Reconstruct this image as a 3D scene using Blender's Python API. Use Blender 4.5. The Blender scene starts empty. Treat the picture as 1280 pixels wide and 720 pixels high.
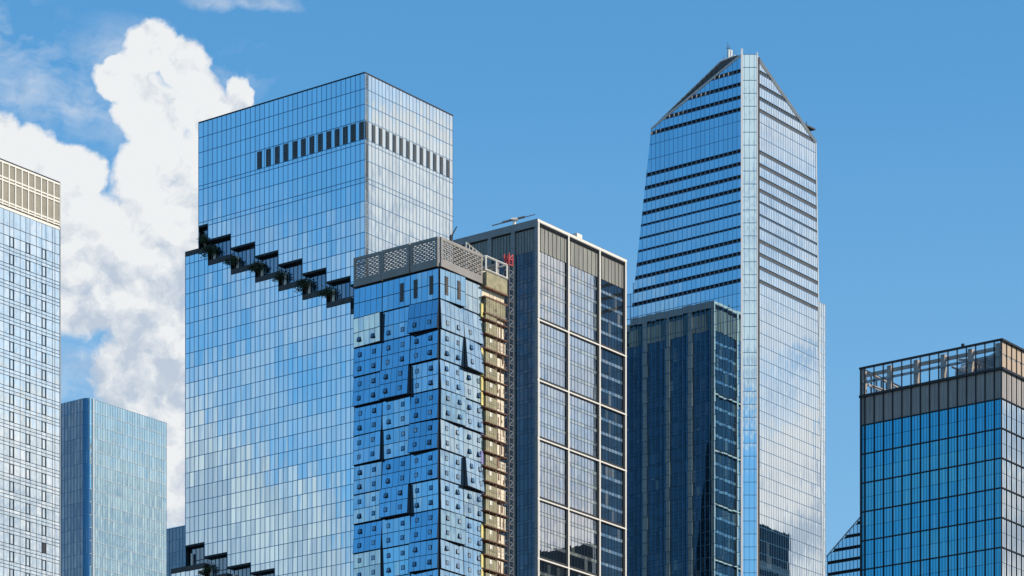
import bpy, math, random
from mathutils import Vector, Matrix
random.seed(7)
C = bpy.context.scene
COL = C.collection
# ------------------------------------------------------------------ camera, sky, sun, exposure
FPX, HOR, CX, ZC = 4023.0, 1659.0, 640.0, 12.0       # focal length in photo pixels, horizon row, principal column, eye height
cam = bpy.data.cameras.new("camera"); cam_o = bpy.data.objects.new("camera", cam); COL.objects.link(cam_o)
cam_o.location = (0, 0, ZC); cam_o.rotation_euler = (math.radians(90), 0, 0)
cam.lens = 36 * FPX / 1280; cam.sensor_width = 36; cam.sensor_fit = 'HORIZONTAL'
cam.shift_y = (HOR - 360) / 1280; cam.clip_start = 1; cam.clip_end = 30000
C.camera = cam_o

SUN_DIR = Vector((0.92, -0.39, 0.0)).normalized(); SUN_EL = math.radians(36)
SUN_AZ = math.atan2(SUN_DIR.x, SUN_DIR.y)
sd = Vector((SUN_DIR.x*math.cos(SUN_EL), SUN_DIR.y*math.cos(SUN_EL), math.sin(SUN_EL)))
sun = bpy.data.lights.new("sun", 'SUN'); sun.energy = 5.0; sun.angle = math.radians(0.5); sun.color = (1.0, 0.87, 0.72)
sun_o = bpy.data.objects.new("sun", sun); COL.objects.link(sun_o)
sun_o.rotation_euler = (-sd).to_track_quat('-Z', 'Y').to_euler(); sun_o.location = (300, -100, 600)

w = bpy.data.worlds.new("World"); C.world = w; w.use_nodes = True
nt = w.node_tree; N = nt.nodes; L = nt.links; N.clear()
def M(op, a, b=None, c=None, clamp=False):
    n = N.new('ShaderNodeMath'); n.operation = op; n.use_clamp = clamp
    for i, v in enumerate((a, b, c)):
        if v is None: continue
        if isinstance(v, (int, float)): n.inputs[i].default_value = v
        else: L.new(v, n.inputs[i])
    return n.outputs[0]
out = N.new('ShaderNodeOutputWorld'); bg = N.new('ShaderNodeBackground'); L.new(bg.outputs[0], out.inputs[0])
sky = N.new('ShaderNodeTexSky'); sky.sky_type = 'NISHITA'; sky.sun_disc = False
sky.sun_elevation = SUN_EL; sky.sun_rotation = SUN_AZ
sky.air_density = 1.0; sky.dust_density = 0.35; sky.ozone_density = 1.6; sky.altitude = 50
hsv = N.new('ShaderNodeHueSaturation'); hsv.inputs['Saturation'].default_value = 1.12; hsv.inputs['Value'].default_value = 1.0
L.new(sky.outputs[0], hsv.inputs['Color'])
tc = N.new('ShaderNodeTexCoord'); sep = N.new('ShaderNodeSeparateXYZ'); L.new(tc.outputs['Generated'], sep.inputs[0])
dx, dy, dz = sep.outputs
theta = M('ARCTAN2', dx, dy)
hl = M('SQRT', M('ADD', M('MULTIPLY', dx, dx), M('MULTIPLY', dy, dy)))
elev = M('DIVIDE', dz, M('MAXIMUM', hl, 0.02))
comb = N.new('ShaderNodeCombineXYZ'); L.new(theta, comb.inputs[0]); L.new(elev, comb.inputs[1])
P2 = comb.outputs[0]
# domain warp, so the cloud masses billow
def noise(vec, scale, detail, rough, lac=2.0, off=None):
    n = N.new('ShaderNodeTexNoise'); n.noise_dimensions = '2D'; n.inputs['Scale'].default_value = scale; n.inputs['Detail'].default_value = detail
    n.inputs['Roughness'].default_value = rough; n.inputs['Lacunarity'].default_value = lac
    if off is not None:
        a = N.new('ShaderNodeVectorMath'); a.operation = 'ADD'; L.new(vec, a.inputs[0]); a.inputs[1].default_value = off; vec = a.outputs[0]
    L.new(vec, n.inputs['Vector']); return n
wn = noise(P2, 45, 4, 0.6)
ws = N.new('ShaderNodeVectorMath'); ws.operation = 'MULTIPLY_ADD'
L.new(wn.outputs['Color'], ws.inputs[0]); ws.inputs[1].default_value = (0.011, 0.011, 0); ws.inputs[2].default_value = (-0.0055, -0.0055, 0)
wa = N.new('ShaderNodeVectorMath'); wa.operation = 'ADD'; L.new(P2, wa.inputs[0]); L.new(ws.outputs[0], wa.inputs[1])
PW = wa.outputs[0]
def blob(th, t, rt, rz, strength=1.0):
    a = N.new('ShaderNodeVectorMath'); a.operation = 'SUBTRACT'; L.new(PW, a.inputs[0]); a.inputs[1].default_value = (th, t, 0)
    b = N.new('ShaderNodeVectorMath'); b.operation = 'MULTIPLY'; L.new(a.outputs[0], b.inputs[0]); b.inputs[1].default_value = (1/rt, 1/rz, 0)
    c = N.new('ShaderNodeVectorMath'); c.operation = 'LENGTH'; L.new(b.outputs[0], c.inputs[0])
    return M('MULTIPLY', M('SUBTRACT', 1.0, c.outputs['Value']), strength)
def front(px, py, rx, ry):
    th = math.atan((px-CX)/FPX); t = (HOR-py)/FPX*math.cos(th)
    return (th, t, rx/FPX, ry/FPX)
FRONT = [(188,62,46,42),(160,98,44,34),(232,78,36,42),(190,140,58,60),(245,125,45,55),(302,112,24,30),(205,225,78,80),(275,160,60,60),
 (28,195,52,50),(-5,165,35,42),(88,222,52,46),(60,290,130,80),(165,320,120,90),(110,375,90,60),(205,430,80,80),(225,550,52,150),
 (270,260,60,90),(-30,330,90,110),(120,345,150,95),(175,470,75,70),(30,260,110,80)]
BL = [front(*b) for b in FRONT]
# cloud banks to the left and right of the view (seen in the glass)
def side(ax, ay, t, rt, rz): return (math.atan2(ax, ay), t, rt, rz)
BL += [side(-.99,-.13,.165,.12,.11), side(-.99,-.15,.185,.100,.135), side(-.981,-.200,.175,.052,.122), side(-.99,-.10,.22,.06,.035),
       side(.972,.243,.352,.045,.032), side(.968,.256,.330,.055,.040), side(.93,.37,.185,.12,.125), side(.955,.30,.18,.07,.11), side(.99,.14,.22,.06,.05), side(.985,.15,.20,.06,.10), side(.99,.10,.20,.10,.085),
       side(.998,.05,.32,.05,.03), side(.995,.125,.25,.04,.05), side(.90,.43,.16,.16,.08),
       side(.3,-.95,.35,.5,.10)]
fld = None
for b in BL:
    o = blob(*b)
    fld = o if fld is None else M('MAXIMUM', fld, o)
fb = noise(PW, 58, 10, 0.68)
billow = N.new('ShaderNodeTexVoronoi'); billow.voronoi_dimensions = '2D'; billow.feature = 'F1'; billow.inputs['Scale'].default_value = 95
billow.inputs['Detail'].default_value = 2; billow.inputs['Roughness'].default_value = 0.6
L.new(PW, billow.inputs['Vector'])
nsum = M('ADD', M('MULTIPLY', M('SUBTRACT', fb.outputs[0], 0.5), 1.7), M('MULTIPLY', M('SUBTRACT', 0.42, billow.outputs['Distance']), 0.38))
raw = M('ADD', M('SUBTRACT', M('MULTIPLY', fld, 2.7, clamp=True), 0.04), M('MULTIPLY', nsum, 0.70))
mr = N.new('ShaderNodeMapRange'); mr.interpolation_type = 'SMOOTHSTEP'; L.new(raw, mr.inputs[0]); mr.inputs[1].default_value = -0.06; mr.inputs[2].default_value = 0.66
dens = M('MULTIPLY', mr.outputs[0], M('MULTIPLY', fld, 7.0, clamp=True))
VEIL = 1.6
# thin high wisps
WS = [front(25,45,75,75), front(70,85,60,60), front(262,2,48,18), front(10,110,40,30), front(330,5,60,16), front(100,470,80,60), front(150,110,110,100), front(300,90,50,40), front(60,130,90,60), (math.atan2(-.975,-.22), .290,.06,.03, 2.2), (math.atan2(-.99,-.17), .30,.05,.03, 2.0), (math.atan2(-.95,-.30), .315,.05,.05), (math.atan2(-.92,-.40), .25,.05,.04), (math.atan2(-.98,-.2), .318,.10,.035, 2.2),
      (math.atan2(-.985,-.15), .305,.06,.02), (math.atan2(.96,.28), .30,.12,.08), (math.atan2(.93,.36), .28,.08,.05), (math.atan2(.99,.12), .28,.08,.07)]
wf = None
for b in WS:
    o = blob(*b); wf = o if wf is None else M('MAXIMUM', wf, o)
wsc = N.new('ShaderNodeVectorMath'); wsc.operation = 'MULTIPLY'; L.new(PW, wsc.inputs[0]); wsc.inputs[1].default_value = (1.0, 1.9, 1)
wnz = noise(wsc.outputs[0], 33, 8, 0.6, off=(3.1, 7.7, 0))
wraw = M('MULTIPLY', M('MULTIPLY', M('SUBTRACT', wnz.outputs[0], 0.38), 3.0, clamp=True), M('MULTIPLY', wf, 1.6, clamp=True), clamp=True)
wisp = M('MULTIPLY', wraw, 0.55)
# a thin milky veil over the sunward side of the sky
vl = M('MAXIMUM', M('MULTIPLY', blob(math.atan2(.96,.25), .30, .42, .34), VEIL, clamp=True), 0.0)
vlm = M('MULTIPLY', M('MINIMUM', vl, .72), M('ADD', .45, M('MULTIPLY', wnz.outputs[0], 1.1)), clamp=True)
cov = M('MAXIMUM', M('MAXIMUM', dens, wisp), vlm)
# relief: the side of each billow towards the sun is brighter
SO = (0.0060, 0.0050, 0)
fb2 = noise(PW, 58, 6, 0.62, off=SO); fb3 = noise(PW, 58, 6, 0.62); fb4 = noise(PW, 15, 4, 0.5, off=(9.3, 2.2, 0))
rel = M('MULTIPLY', M('SUBTRACT', fb3.outputs[0], fb2.outputs[0]), 2.2)
thick = M('MULTIPLY', M('SUBTRACT', fb4.outputs[0], 0.5), 1.5)
base_sh = M('ADD', 0.70, M('MULTIPLY', M('MAXIMUM', M('MINIMUM', M('SUBTRACT', elev, 0.355), 0.03), -0.05), 3.0))      # cloud bases are greyer than their tops
sh = M('ADD', M('ADD', base_sh, rel), thick, clamp=True)
ramp = N.new('ShaderNodeValToRGB'); L.new(sh, ramp.inputs[0])
ramp.color_ramp.elements[0].position = 0.15; ramp.color_ramp.elements[0].color = (0.52, 0.60, 0.71, 1)
ramp.color_ramp.elements[1].position = 0.80; ramp.color_ramp.elements[1].color = (0.86, 0.88, 0.895, 1)
SKY_STRENGTH = 0.105
csc = N.new('ShaderNodeVectorMath'); csc.operation = 'SCALE'; L.new(ramp.outputs[0], csc.inputs[0]); csc.inputs['Scale'].default_value = 1.0/SKY_STRENGTH
mix = N.new('ShaderNodeMix'); mix.data_type = 'RGBA'; L.new(cov, mix.inputs['Factor'])
# clear-sky colour: a crisp polarised blue, paling a little towards the horizon
gain = N.new('ShaderNodeVectorMath'); gain.operation = 'MULTIPLY'; L.new(hsv.outputs[0], gain.inputs[0]); gain.inputs[1].default_value = (0.93, 1.60, 1.74)
hz = N.new('ShaderNodeMix'); hz.data_type = 'RGBA'; L.new(M('MULTIPLY', M('SUBTRACT', 0.385, elev), 2.3, clamp=True), hz.inputs['Factor']); L.new(gain.outputs[0], hz.inputs['A'])
hz.inputs['B'].default_value = (.33/SKY_STRENGTH, .475/SKY_STRENGTH, .64/SKY_STRENGTH, 1)
L.new(hz.outputs['Result'], mix.inputs['A']); L.new(csc.outputs[0], mix.inputs['B'])
L.new(mix.outputs['Result'], bg.inputs['Color']); bg.inputs['Strength'].default_value = SKY_STRENGTH
w.cycles.sampling_method = 'MANUAL'; w.cycles.sample_map_resolution = 1024

C.view_settings.view_transform = 'Standard'; C.view_settings.look = 'None'; C.view_settings.exposure = 0; C.view_settings.gamma = 1
C.view_settings.use_curve_mapping = False
C.cycles.max_bounces = 6; C.cycles.glossy_bounces = 4; C.cycles.diffuse_bounces = 2; C.cycles.transparent_max_bounces = 8

# ------------------------------------------------------------------ materials
def mat(name, col, rough=0.6, metal=0.0, spec=0.5, var=0.0, vscale=0.3, stretch=(1,1,1), joint=0):
    m = bpy.data.materials.new(name); m.use_nodes = True; t = m.node_tree; p = t.nodes['Principled BSDF']
    p.inputs['Base Color'].default_value = (*col, 1); p.inputs['Roughness'].default_value = rough; p.inputs['Metallic'].default_value = metal
    p.inputs['Specular IOR Level'].default_value = spec
    if var:
        tcn = t.nodes.new('ShaderNodeTexCoord'); mp = t.nodes.new('ShaderNodeMapping'); mp.inputs['Scale'].default_value = stretch
        nz = t.nodes.new('ShaderNodeTexNoise'); nz.inputs['Scale'].default_value = vscale; nz.inputs['Detail'].default_value = 6; nz.inputs['Roughness'].default_value = 0.65
        rp = t.nodes.new('ShaderNodeValToRGB'); rp.color_ramp.elements[0].position = .3; rp.color_ramp.elements[1].position = .7
        rp.color_ramp.elements[0].color = (*[c*(1-var) for c in col], 1); rp.color_ramp.elements[1].color = (*[min(1, c*(1+var)) for c in col], 1)
        t.links.new(tcn.outputs['Object'], mp.inputs[0]); t.links.new(mp.outputs[0], nz.inputs['Vector']); t.links.new(nz.outputs[0], rp.inputs[0]); t.links.new(rp.outputs[0], p.inputs['Base Color'])
        if joint:      # open joints between cladding panels
            sx = t.nodes.new('ShaderNodeSeparateXYZ'); t.links.new(tcn.outputs['Object'], sx.inputs[0])
            a = t.nodes.new('ShaderNodeMath'); a.operation = 'MODULO'; t.links.new(sx.outputs[2], a.inputs[0]); a.inputs[1].default_value = joint
            b = t.nodes.new('ShaderNodeMath'); b.operation = 'LESS_THAN'; t.links.new(a.outputs[0], b.inputs[0]); b.inputs[1].default_value = .12
            x = t.nodes.new('ShaderNodeMix'); x.data_type = 'RGBA'; t.links.new(b.outputs[0], x.inputs['Factor']); t.links.new(rp.outputs[0], x.inputs['A']); x.inputs['B'].default_value = (*[c*.35 for c in col], 1)
            t.links.new(x.outputs['Result'], p.inputs['Base Color'])
    return m

def glass(name, tint, R, dark, light, lit=0.1, tilt=0.003, pillow=0.004, rough=0.01, wave=0.0, graze=None):
    """coated curtain-wall glass: a mirror layer over a dim room with blinds in some panes; each pane sits a hair off true"""
    m = bpy.data.materials.new(name); m.use_nodes = True; t = m.node_tree; n = t.nodes; l = t.links; n.clear()
    o = n.new('ShaderNodeOutputMaterial'); mx = n.new('ShaderNodeMixShader'); df = n.new('ShaderNodeBsdfDiffuse'); gl = n.new('ShaderNodeBsdfGlossy')
    l.new(mx.outputs[0], o.inputs[0]); l.new(df.outputs[0], mx.inputs[1]); l.new(gl.outputs[0], mx.inputs[2])
    gl.inputs['Roughness'].default_value = rough; gl.inputs['Color'].default_value = (*tint, 1)
    at = n.new('ShaderNodeAttribute'); at.attribute_name = 'rnd'; geo = n.new('ShaderNodeNewGeometry'); uv = n.new('ShaderNodeUVMap'); uv.uv_map = 'pane'
    def vm(op, *a, s=None):
        q = n.new('ShaderNodeVectorMath'); q.operation = op
        for i, v in enumerate(a):
            if isinstance(v, tuple): q.inputs[i].default_value = v
            else: l.new(v, q.inputs[i])
        if s is not None:
            if isinstance(s, float): q.inputs['Scale'].default_value = s
            else: l.new(s, q.inputs['Scale'])
        return q.outputs[0]
    def ma(op, a, b, clamp=False):
        q = n.new('ShaderNodeMath'); q.operation = op; q.use_clamp = clamp
        for i, v in enumerate((a, b)):
            if isinstance(v, (int, float)): q.inputs[i].default_value = v
            else: l.new(v, q.inputs[i])
        return q.outputs[0]
    tl = vm('SCALE', vm('SUBTRACT', at.outputs['Color'], (.5, .5, .5)), s=2*tilt)
    tg = vm('CROSS_PRODUCT', (0, 0, 1), geo.outputs['Normal'])
    su = n.new('ShaderNodeSeparateXYZ'); l.new(uv.outputs[0], su.inputs[0])
    pu = ma('MULTIPLY', ma('SUBTRACT', su.outputs[0], .5), 2*pillow); pv = ma('MULTIPLY', ma('SUBTRACT', su.outputs[1], .5), 1.6*pillow)
    a1 = vm('SCALE', tg, s=pu); cz = n.new('ShaderNodeCombineXYZ'); l.new(pv, cz.inputs[2])
    nn = vm('ADD', vm('ADD', vm('ADD', geo.outputs['Normal'], tl), a1), cz.outputs[0])
    if wave:
        tcn = n.new('ShaderNodeTexCoord'); nz = n.new('ShaderNodeTexNoise'); nz.inputs['Scale'].default_value = 0.35; nz.inputs['Detail'].default_value = 2
        l.new(tcn.outputs['Object'], nz.inputs['Vector']); nn = vm('ADD', nn, vm('SCALE', vm('SUBTRACT', nz.outputs['Color'], (.5, .5, .5)), s=2*wave))
    l.new(vm('NORMALIZE', nn), gl.inputs['Normal'])
    sc = n.new('ShaderNodeSeparateColor'); l.new(at.outputs['Color'], sc.inputs[0])
    lf = n.new('ShaderNodeLayerWeight'); lf.inputs['Blend'].default_value = .5
    mrg = n.new('ShaderNodeMapRange'); mrg.inputs[1].default_value = .27; mrg.inputs[2].default_value = .46; l.new(lf.outputs['Facing'], mrg.inputs[0])
    tm = n.new('ShaderNodeMix'); tm.data_type = 'RGBA'; l.new(mrg.outputs[0], tm.inputs['Factor']); tm.inputs['A'].default_value = (*tint, 1); tm.inputs['B'].default_value = (*(graze or [1-(1-c)*.3 for c in tint]), 1)
    l.new(tm.outputs['Result'], gl.inputs['Color'])
    rp = n.new('ShaderNodeValToRGB'); rp.color_ramp.interpolation = 'LINEAR'; e = rp.color_ramp.elements
    e[0].position = 0; e[0].color = (*dark, 1); e[1].position = 1; e[1].color = (*light, 1)
    x = rp.color_ramp.elements.new(1-lit-.02); x.color = (*[d*1.8 for d in dark], 1); x2 = rp.color_ramp.elements.new(1-lit); x2.color = (*[.5*(a+b) for a, b in zip(dark, light)], 1)
    # columns of blinds run through a wider noise so that they bunch together
    l.new(sc.outputs[2], rp.inputs[0]); l.new(rp.outputs[0], df.inputs['Color'])
    lw = n.new('ShaderNodeLayerWeight'); lw.inputs['Blend'].default_value = .15
    f = ma('ADD', ma('MULTIPLY', lw.outputs['Fresnel'], .25), ma('ADD', R-.06, ma('MULTIPLY', sc.outputs[0], .12)), True)
    l.new(f, mx.inputs[0])
    return m

G_spiral = glass("spiral_glass", (.66,.86,.95), .88, (.015,.03,.05), (.35,.45,.5), .10, .0026, .0016, graze=(.95,.97,.97))
G_crystal = glass("faceted_glass", (.42,.66,.80), .88, (.012,.03,.05), (.30,.4,.45), .08, .0024, .0020, graze=(.92,.96,.97))
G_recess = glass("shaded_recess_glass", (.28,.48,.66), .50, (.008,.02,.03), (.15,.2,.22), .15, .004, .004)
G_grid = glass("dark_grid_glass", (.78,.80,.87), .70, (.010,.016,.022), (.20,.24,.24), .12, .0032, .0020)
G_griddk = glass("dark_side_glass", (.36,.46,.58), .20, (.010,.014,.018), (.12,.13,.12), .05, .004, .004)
G_res = glass("pale_residential_glass", (.93,.98,1.0), .80, (.28,.38,.42), (.85,.9,.9), .3, .0060, .006)
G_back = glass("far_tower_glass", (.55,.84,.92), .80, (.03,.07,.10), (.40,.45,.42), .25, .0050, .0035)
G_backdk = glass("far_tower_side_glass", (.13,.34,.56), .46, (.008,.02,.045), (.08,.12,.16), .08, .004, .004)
G_fold = glass("folded_panel_glass", (.34,.64,.84), .80, (.02,.045,.08), (.30,.38,.42), .10, .0035, .0025, graze=(.74,.87,.92))
G_office = glass("cobalt_office_glass", (.08,.44,.66), .80, (.005,.02,.045), (.40,.50,.55), .08, .0022, .0025)
M_mull = mat("dark_mullion", (.035,.045,.06), .4, .5)
M_mullblue = mat("blue_grey_mullion", (.10,.24,.38), .35, .8)
M_silver = mat("silver_fin", (.52,.56,.58), .35, .4)
M_white = mat("white_metal_rib", (.80,.78,.75), .4, 0)
M_core = mat("dark_interior_wall", (.02,.025,.03), .8)
M_roof = mat("grey_roof_membrane", (.22,.22,.22), .9, var=.25)
M_louver = mat("louvre_metal", (.22,.24,.25), .5, .3, var=.2)
M_black = mat("black_louvre", (.018,.02,.025), .6)
M_frame = mat("pale_stone_frame", (.27,.255,.24), .45, .2, var=.16, vscale=.25, stretch=(1,1,.3), joint=4.16)
M_gridlouv = mat("olive_grey_louvre", (.24,.235,.205), .5, .15, var=.30, vscale=.6, stretch=(1.5,1.5,.1))
M_beige = mat("beige_metal_panel", (.40,.36,.285), .55, 0, var=.12, vscale=.4)
M_cream = mat("cream_sun_tint", (.72,.68,.60), .5)
M_bronze = mat("bronze_band", (.10,.085,.075), .5, .3, var=.3, vscale=1.5)
M_blackfin = mat("black_fin", (.018,.018,.022), .4, .3)
M_graypan = mat("warm_grey_louvre_panel", (.33,.305,.285), .6, .1, var=.15, vscale=.5, stretch=(1,1,.2))
M_tan = mat("tan_crown_steel", (.42,.32,.23), .6)
M_screen = mat("perforated_screen_metal", (.27,.245,.22), .5, .2, var=.12)
M_conc = mat("bare_concrete", (.66,.57,.42), .9, var=.25, vscale=.8)
M_olive = mat("olive_sheathing", (.28,.25,.15), .8, var=.3, vscale=.7)
M_yellow = mat("yellow_insulation", (.62,.52,.20), .8, var=.15, vscale=.8)
M_purple = mat("violet_membrane", (.22,.20,.42), .7)
M_rust = mat("rusty_steel", (.17,.09,.055), .8, var=.4, vscale=1.0)
M_red = mat("red_painted_steel", (.55,.06,.05), .5)
M_galv = mat("galvanised_steel", (.13,.13,.13), .5, .5, var=.2, vscale=1)
M_planter = mat("dark_terrace_metal", (.045,.042,.042), .5, .2, var=.3, vscale=.5)
M_leaf = mat("dark_green_leaf", (.035,.055,.02), .6, var=.5, vscale=1.2)
M_bark = mat("brown_bark", (.09,.06,.04), .9, var=.3, vscale=3)
M_ground = mat("asphalt_ground", (.055,.055,.057), .9, var=.3, vscale=.05)
M_pave = mat("pale_pavement", (.28,.27,.25), .9, var=.15, vscale=.3)
mclear = bpy.data.materials.new("clear_screen_glass"); mclear.use_nodes = True
_t = mclear.node_tree; _t.nodes.clear(); _o = _t.nodes.new('ShaderNodeOutputMaterial'); _m = _t.nodes.new('ShaderNodeMixShader'); _a = _t.nodes.new('ShaderNodeBsdfTransparent'); _b = _t.nodes.new('ShaderNodeBsdfGlossy')
_a.inputs[0].default_value = (.88,.93,.95,1); _b.inputs['Roughness'].default_value = .02; _b.inputs[0].default_value = (.8,.9,1,1); _m.inputs[0].default_value = .07
_t.links.new(_a.outputs[0], _m.inputs[1]); _t.links.new(_b.outputs[0], _m.inputs[2]); _t.links.new(_m.outputs[0], _o.inputs[0])

# ------------------------------------------------------------------ geometry helpers
PHI = math.atan2(.7998, .6003)
DR = Vector((math.cos(PHI), math.sin(PHI))); DL = Vector((-math.sin(PHI), math.cos(PHI)))
class Acc:
    def __init__(s): s.v = []; s.f = []; s.uv = []; s.r = []
    def poly(s, pts, uv=None, r=None):
        b = len(s.v); s.v += [tuple(p) for p in pts]; s.f.append(tuple(range(b, b+len(pts))))
        s.uv.append(uv); s.r.append(r)
    def build(s, name, m, parent=None):
        me = bpy.data.meshes.new(name); me.from_pydata(s.v, [], s.f); me.materials.append(m)
        if any(u is not None for u in s.uv):
            ul = me.uv_layers.new(name='pane'); ca = me.color_attributes.new('rnd', 'FLOAT_COLOR', 'CORNER')
            fu, fr = [], []
            for f, u, r in zip(s.f, s.uv, s.r):
                r = r or (random.random(), random.random(), random.random()); u = u or [(.5, .5)]*len(f)
                for q in u: fu += [q[0], q[1]]; fr += [*r, 1]
            ul.data.foreach_set('uv', fu); ca.data.foreach_set('color', fr)
        me.update()
        o = bpy.data.objects.new(name, me); COL.objects.link(o)
        if parent is not None: o.parent = parent
        return o
    def box(s, x0, x1, y0, y1, z0, z1):
        p = [(x0,y0,z0),(x1,y0,z0),(x1,y1,z0),(x0,y1,z0),(x0,y0,z1),(x1,y0,z1),(x1,y1,z1),(x0,y1,z1)]
        b = len(s.v); s.v += p
        for f in ((0,3,2,1),(4,5,6,7),(0,1,5,4),(1,2,6,5),(2,3,7,6),(3,0,4,7)): s.f.append(tuple(b+i for i in f)); s.uv.append(None); s.r.append(None)
    def bar(s, a, b, r, n=4):
        a, b = Vector(a), Vector(b); d = (b-a).normalized(); q = d.orthogonal().normalized(); e = d.cross(q); k = len(s.v)
        r2 = r if not isinstance(r, tuple) else r[1]; r1 = r if not isinstance(r, tuple) else r[0]
        for p, rr in ((a, r1), (b, r2)):
            for i in range(n):
                t = 2*math.pi*(i+.5)/n; s.v.append(tuple(p + (q*math.cos(t)+e*math.sin(t))*rr))
        for i in range(n):
            j = (i+1) % n; s.f.append((k+i, k+j, k+n+j, k+n+i)); s.uv.append(None); s.r.append(None)
        s.f.append(tuple(k+i for i in reversed(range(n)))); s.f.append(tuple(k+n+i for i in range(n))); s.uv += [None]*2; s.r += [None]*2
class Face:
    """vertical wall plane in a building's own frame: origin o, run direction u, outward n"""
    def __init__(s, o, u, n):
        s.o = Vector((*o, 0)); s.u = Vector((*u, 0)).normalized(); s.n = Vector((*n, 0)).normalized()
        s.sg = 1 if s.u.cross(Vector((0,0,1))).dot(s.n) > 0 else -1
    def P(s, u, z, d=0.): return s.o + s.u*u + s.n*d + Vector((0,0,z))
    def quad(s, acc, pts, d=0., uv=None, r=None):
        q = [s.P(a, b, d) for a, b in pts]
        if s.sg < 0: q = q[::-1]; uv = uv[::-1] if uv else None
        acc.poly(q, uv, r)
    def prism(s, acc, pts, d0, d1):
        if len(pts) < 3: return
        n = len(pts); b = len(acc.v)
        for d in (d0, d1): acc.v += [tuple(s.P(a, c, d)) for a, c in pts]
        F = [tuple(b+n+i for i in range(n)), tuple(b+i for i in reversed(range(n)))] + [(b+i, b+(i+1)%n, b+n+(i+1)%n, b+n+i) for i in range(n)]
        if s.sg < 0: F = [f[::-1] for f in F]
        acc.f += F; acc.uv += [None]*len(F); acc.r += [None]*len(F)
    def rect(s, acc, u0, u1, z0, z1, d0, d1): s.prism(acc, [(u0,z0),(u1,z0),(u1,z1),(u0,z1)], d0, d1)
def clip(pts, poly):
    """convex clip, both counter-clockwise"""
    outp = pts
    for i in range(len(poly)):
        a, b = poly[i], poly[(i+1) % len(poly)]; inp, outp = outp, []
        if not inp: return []
        f = lambda p: (b[0]-a[0])*(p[1]-a[1]) - (b[1]-a[1])*(p[0]-a[0])
        for j in range(len(inp)):
            p, q = inp[j], inp[(j+1) % len(inp)]; fp, fq = f(p), f(q)
            if fp >= -1e-9: outp.append(p)
            if (fp > 1e-9 and fq < -1e-9) or (fp < -1e-9 and fq > 1e-9):
                t = fp/(fp-fq); outp.append((p[0]+t*(q[0]-p[0]), p[1]+t*(q[1]-p[1])))
    return outp
def area(p): return .5*sum(p[i][0]*p[(i+1)%len(p)][1]-p[(i+1)%len(p)][0]*p[i][1] for i in range(len(p)))
def R4(u0, u1, z0, z1): return [(u0,z0),(u1,z0),(u1,z1),(u0,z1)]
def curtain(face, poly, uc, zc, g, m, mw=.10, md=.12, hw=.14, hd=.10, pick=None, d=0., colrnd=True, pw=.25):
    """panes between the cuts, mullions on them; pick(i, j) may send a pane to another accumulator or drop it"""
    poly = poly if area(poly) > 0 else poly[::-1]
    umn, umx = min(p[0] for p in poly), max(p[0] for p in poly); zmn, zmx = min(p[1] for p in poly), max(p[1] for p in poly)
    cr = [random.random() for _ in uc]
    for i in range(len(uc)-1):
        for j in range(len(zc)-1):
            if uc[i+1] <= umn or uc[i] >= umx or zc[j+1] <= zmn or zc[j] >= zmx: continue
            q = clip(R4(uc[i], uc[i+1], zc[j], zc[j+1]), poly)
            if len(q) < 3 or area(q) < .02: continue
            a = g
            if pick:
                a = pick(i, j)
                if a is None: continue
            uv = [((x-uc[i])/(uc[i+1]-uc[i]), (y-zc[j])/(zc[j+1]-zc[j])) for x, y in q]
            r = (.5*cr[i]+.5*random.random(), random.random(), random.random())
            face.quad(a, q, d, uv, r)
    if mw:
        for u in uc:
            q = clip(R4(u-mw/2, u+mw/2, zmn, zmx), poly)
            if len(q) > 2 and abs(area(q)) > 1e-4: face.prism(m, q, d-.05, d+md)
    if hw:
        for z in zc:
            q = clip(R4(umn, umx, z-hw/2, z+hw/2), poly)
            if len(q) > 2 and abs(area(q)) > 1e-4: face.prism(m, q, d-.06, d+hd)
def lin(a, b, n): return [a+(b-a)*i/n for i in range(n+1)]

class Bld:
    def __init__(s, name, label, cat, px, Y, group=None):
        s.P0 = Vector(((px-CX)/FPX*Y, Y)); s.Y = Y
        e = bpy.data.objects.new(name, None); COL.objects.link(e); e.empty_display_size = 5
        e.location = (s.P0.x, s.P0.y, 0); e.rotation_euler = (0, 0, PHI)
        e['label'] = label; e['category'] = cat
        if group: e['group'] = group
        s.e = e; s.A = Face((0,0),(0,1),(-1,0)); s.B = Face((0,0),(1,0),(0,-1))
    def wf(s, face):                            # wall origin and run in the world
        o = s.P0 + DR*face.o.x + DL*face.o.y; u = DR*face.u.x + DL*face.u.y; return o, u
    def u(s, face, px):
        o, u = s.wf(face); t = (px-CX)/FPX; return (t*o.y-o.x)/(u.x-t*u.y)
    def uz(s, face, px, py):
        o, u = s.wf(face); k = s.u(face, px); return (k, (HOR-py)/FPX*(o.y+k*u.y)+ZC)
    def z(s, py): return (HOR-py)/FPX*s.Y+ZC
def tag(o, label, cat, group=None, kind=None):
    if label: o['label'] = label
    if cat: o['category'] = cat
    if group: o['group'] = group
    if kind: o['kind'] = kind
    return o
def structure(o): o['kind'] = 'structure'; return o

# ------------------------------------------------------------------ ground
g = Acc(); g.poly([(-12000,-6000,0),(12000,-6000,0),(12000,16000,0),(-12000,16000,0)]); structure(g.build('ground', M_ground))
FOOT = []

# ------------------------------------------------------------------ tower with stepped garden terraces
S = Bld('terraced_tower', 'tall blue mirror glass tower with a diagonal flight of planted terraces', 'skyscraper', 456, 800)
A, B = S.A, S.B
DEP = 1.25
WS_ = S.u(B, 566); UL = S.u(A, 248.3); ULOW = S.u(A, 231.8); UBASE = S.u(A, 214)
ztop = S.z(90.7); fl = (S.z(110.5) - S.z(130.0))
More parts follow.
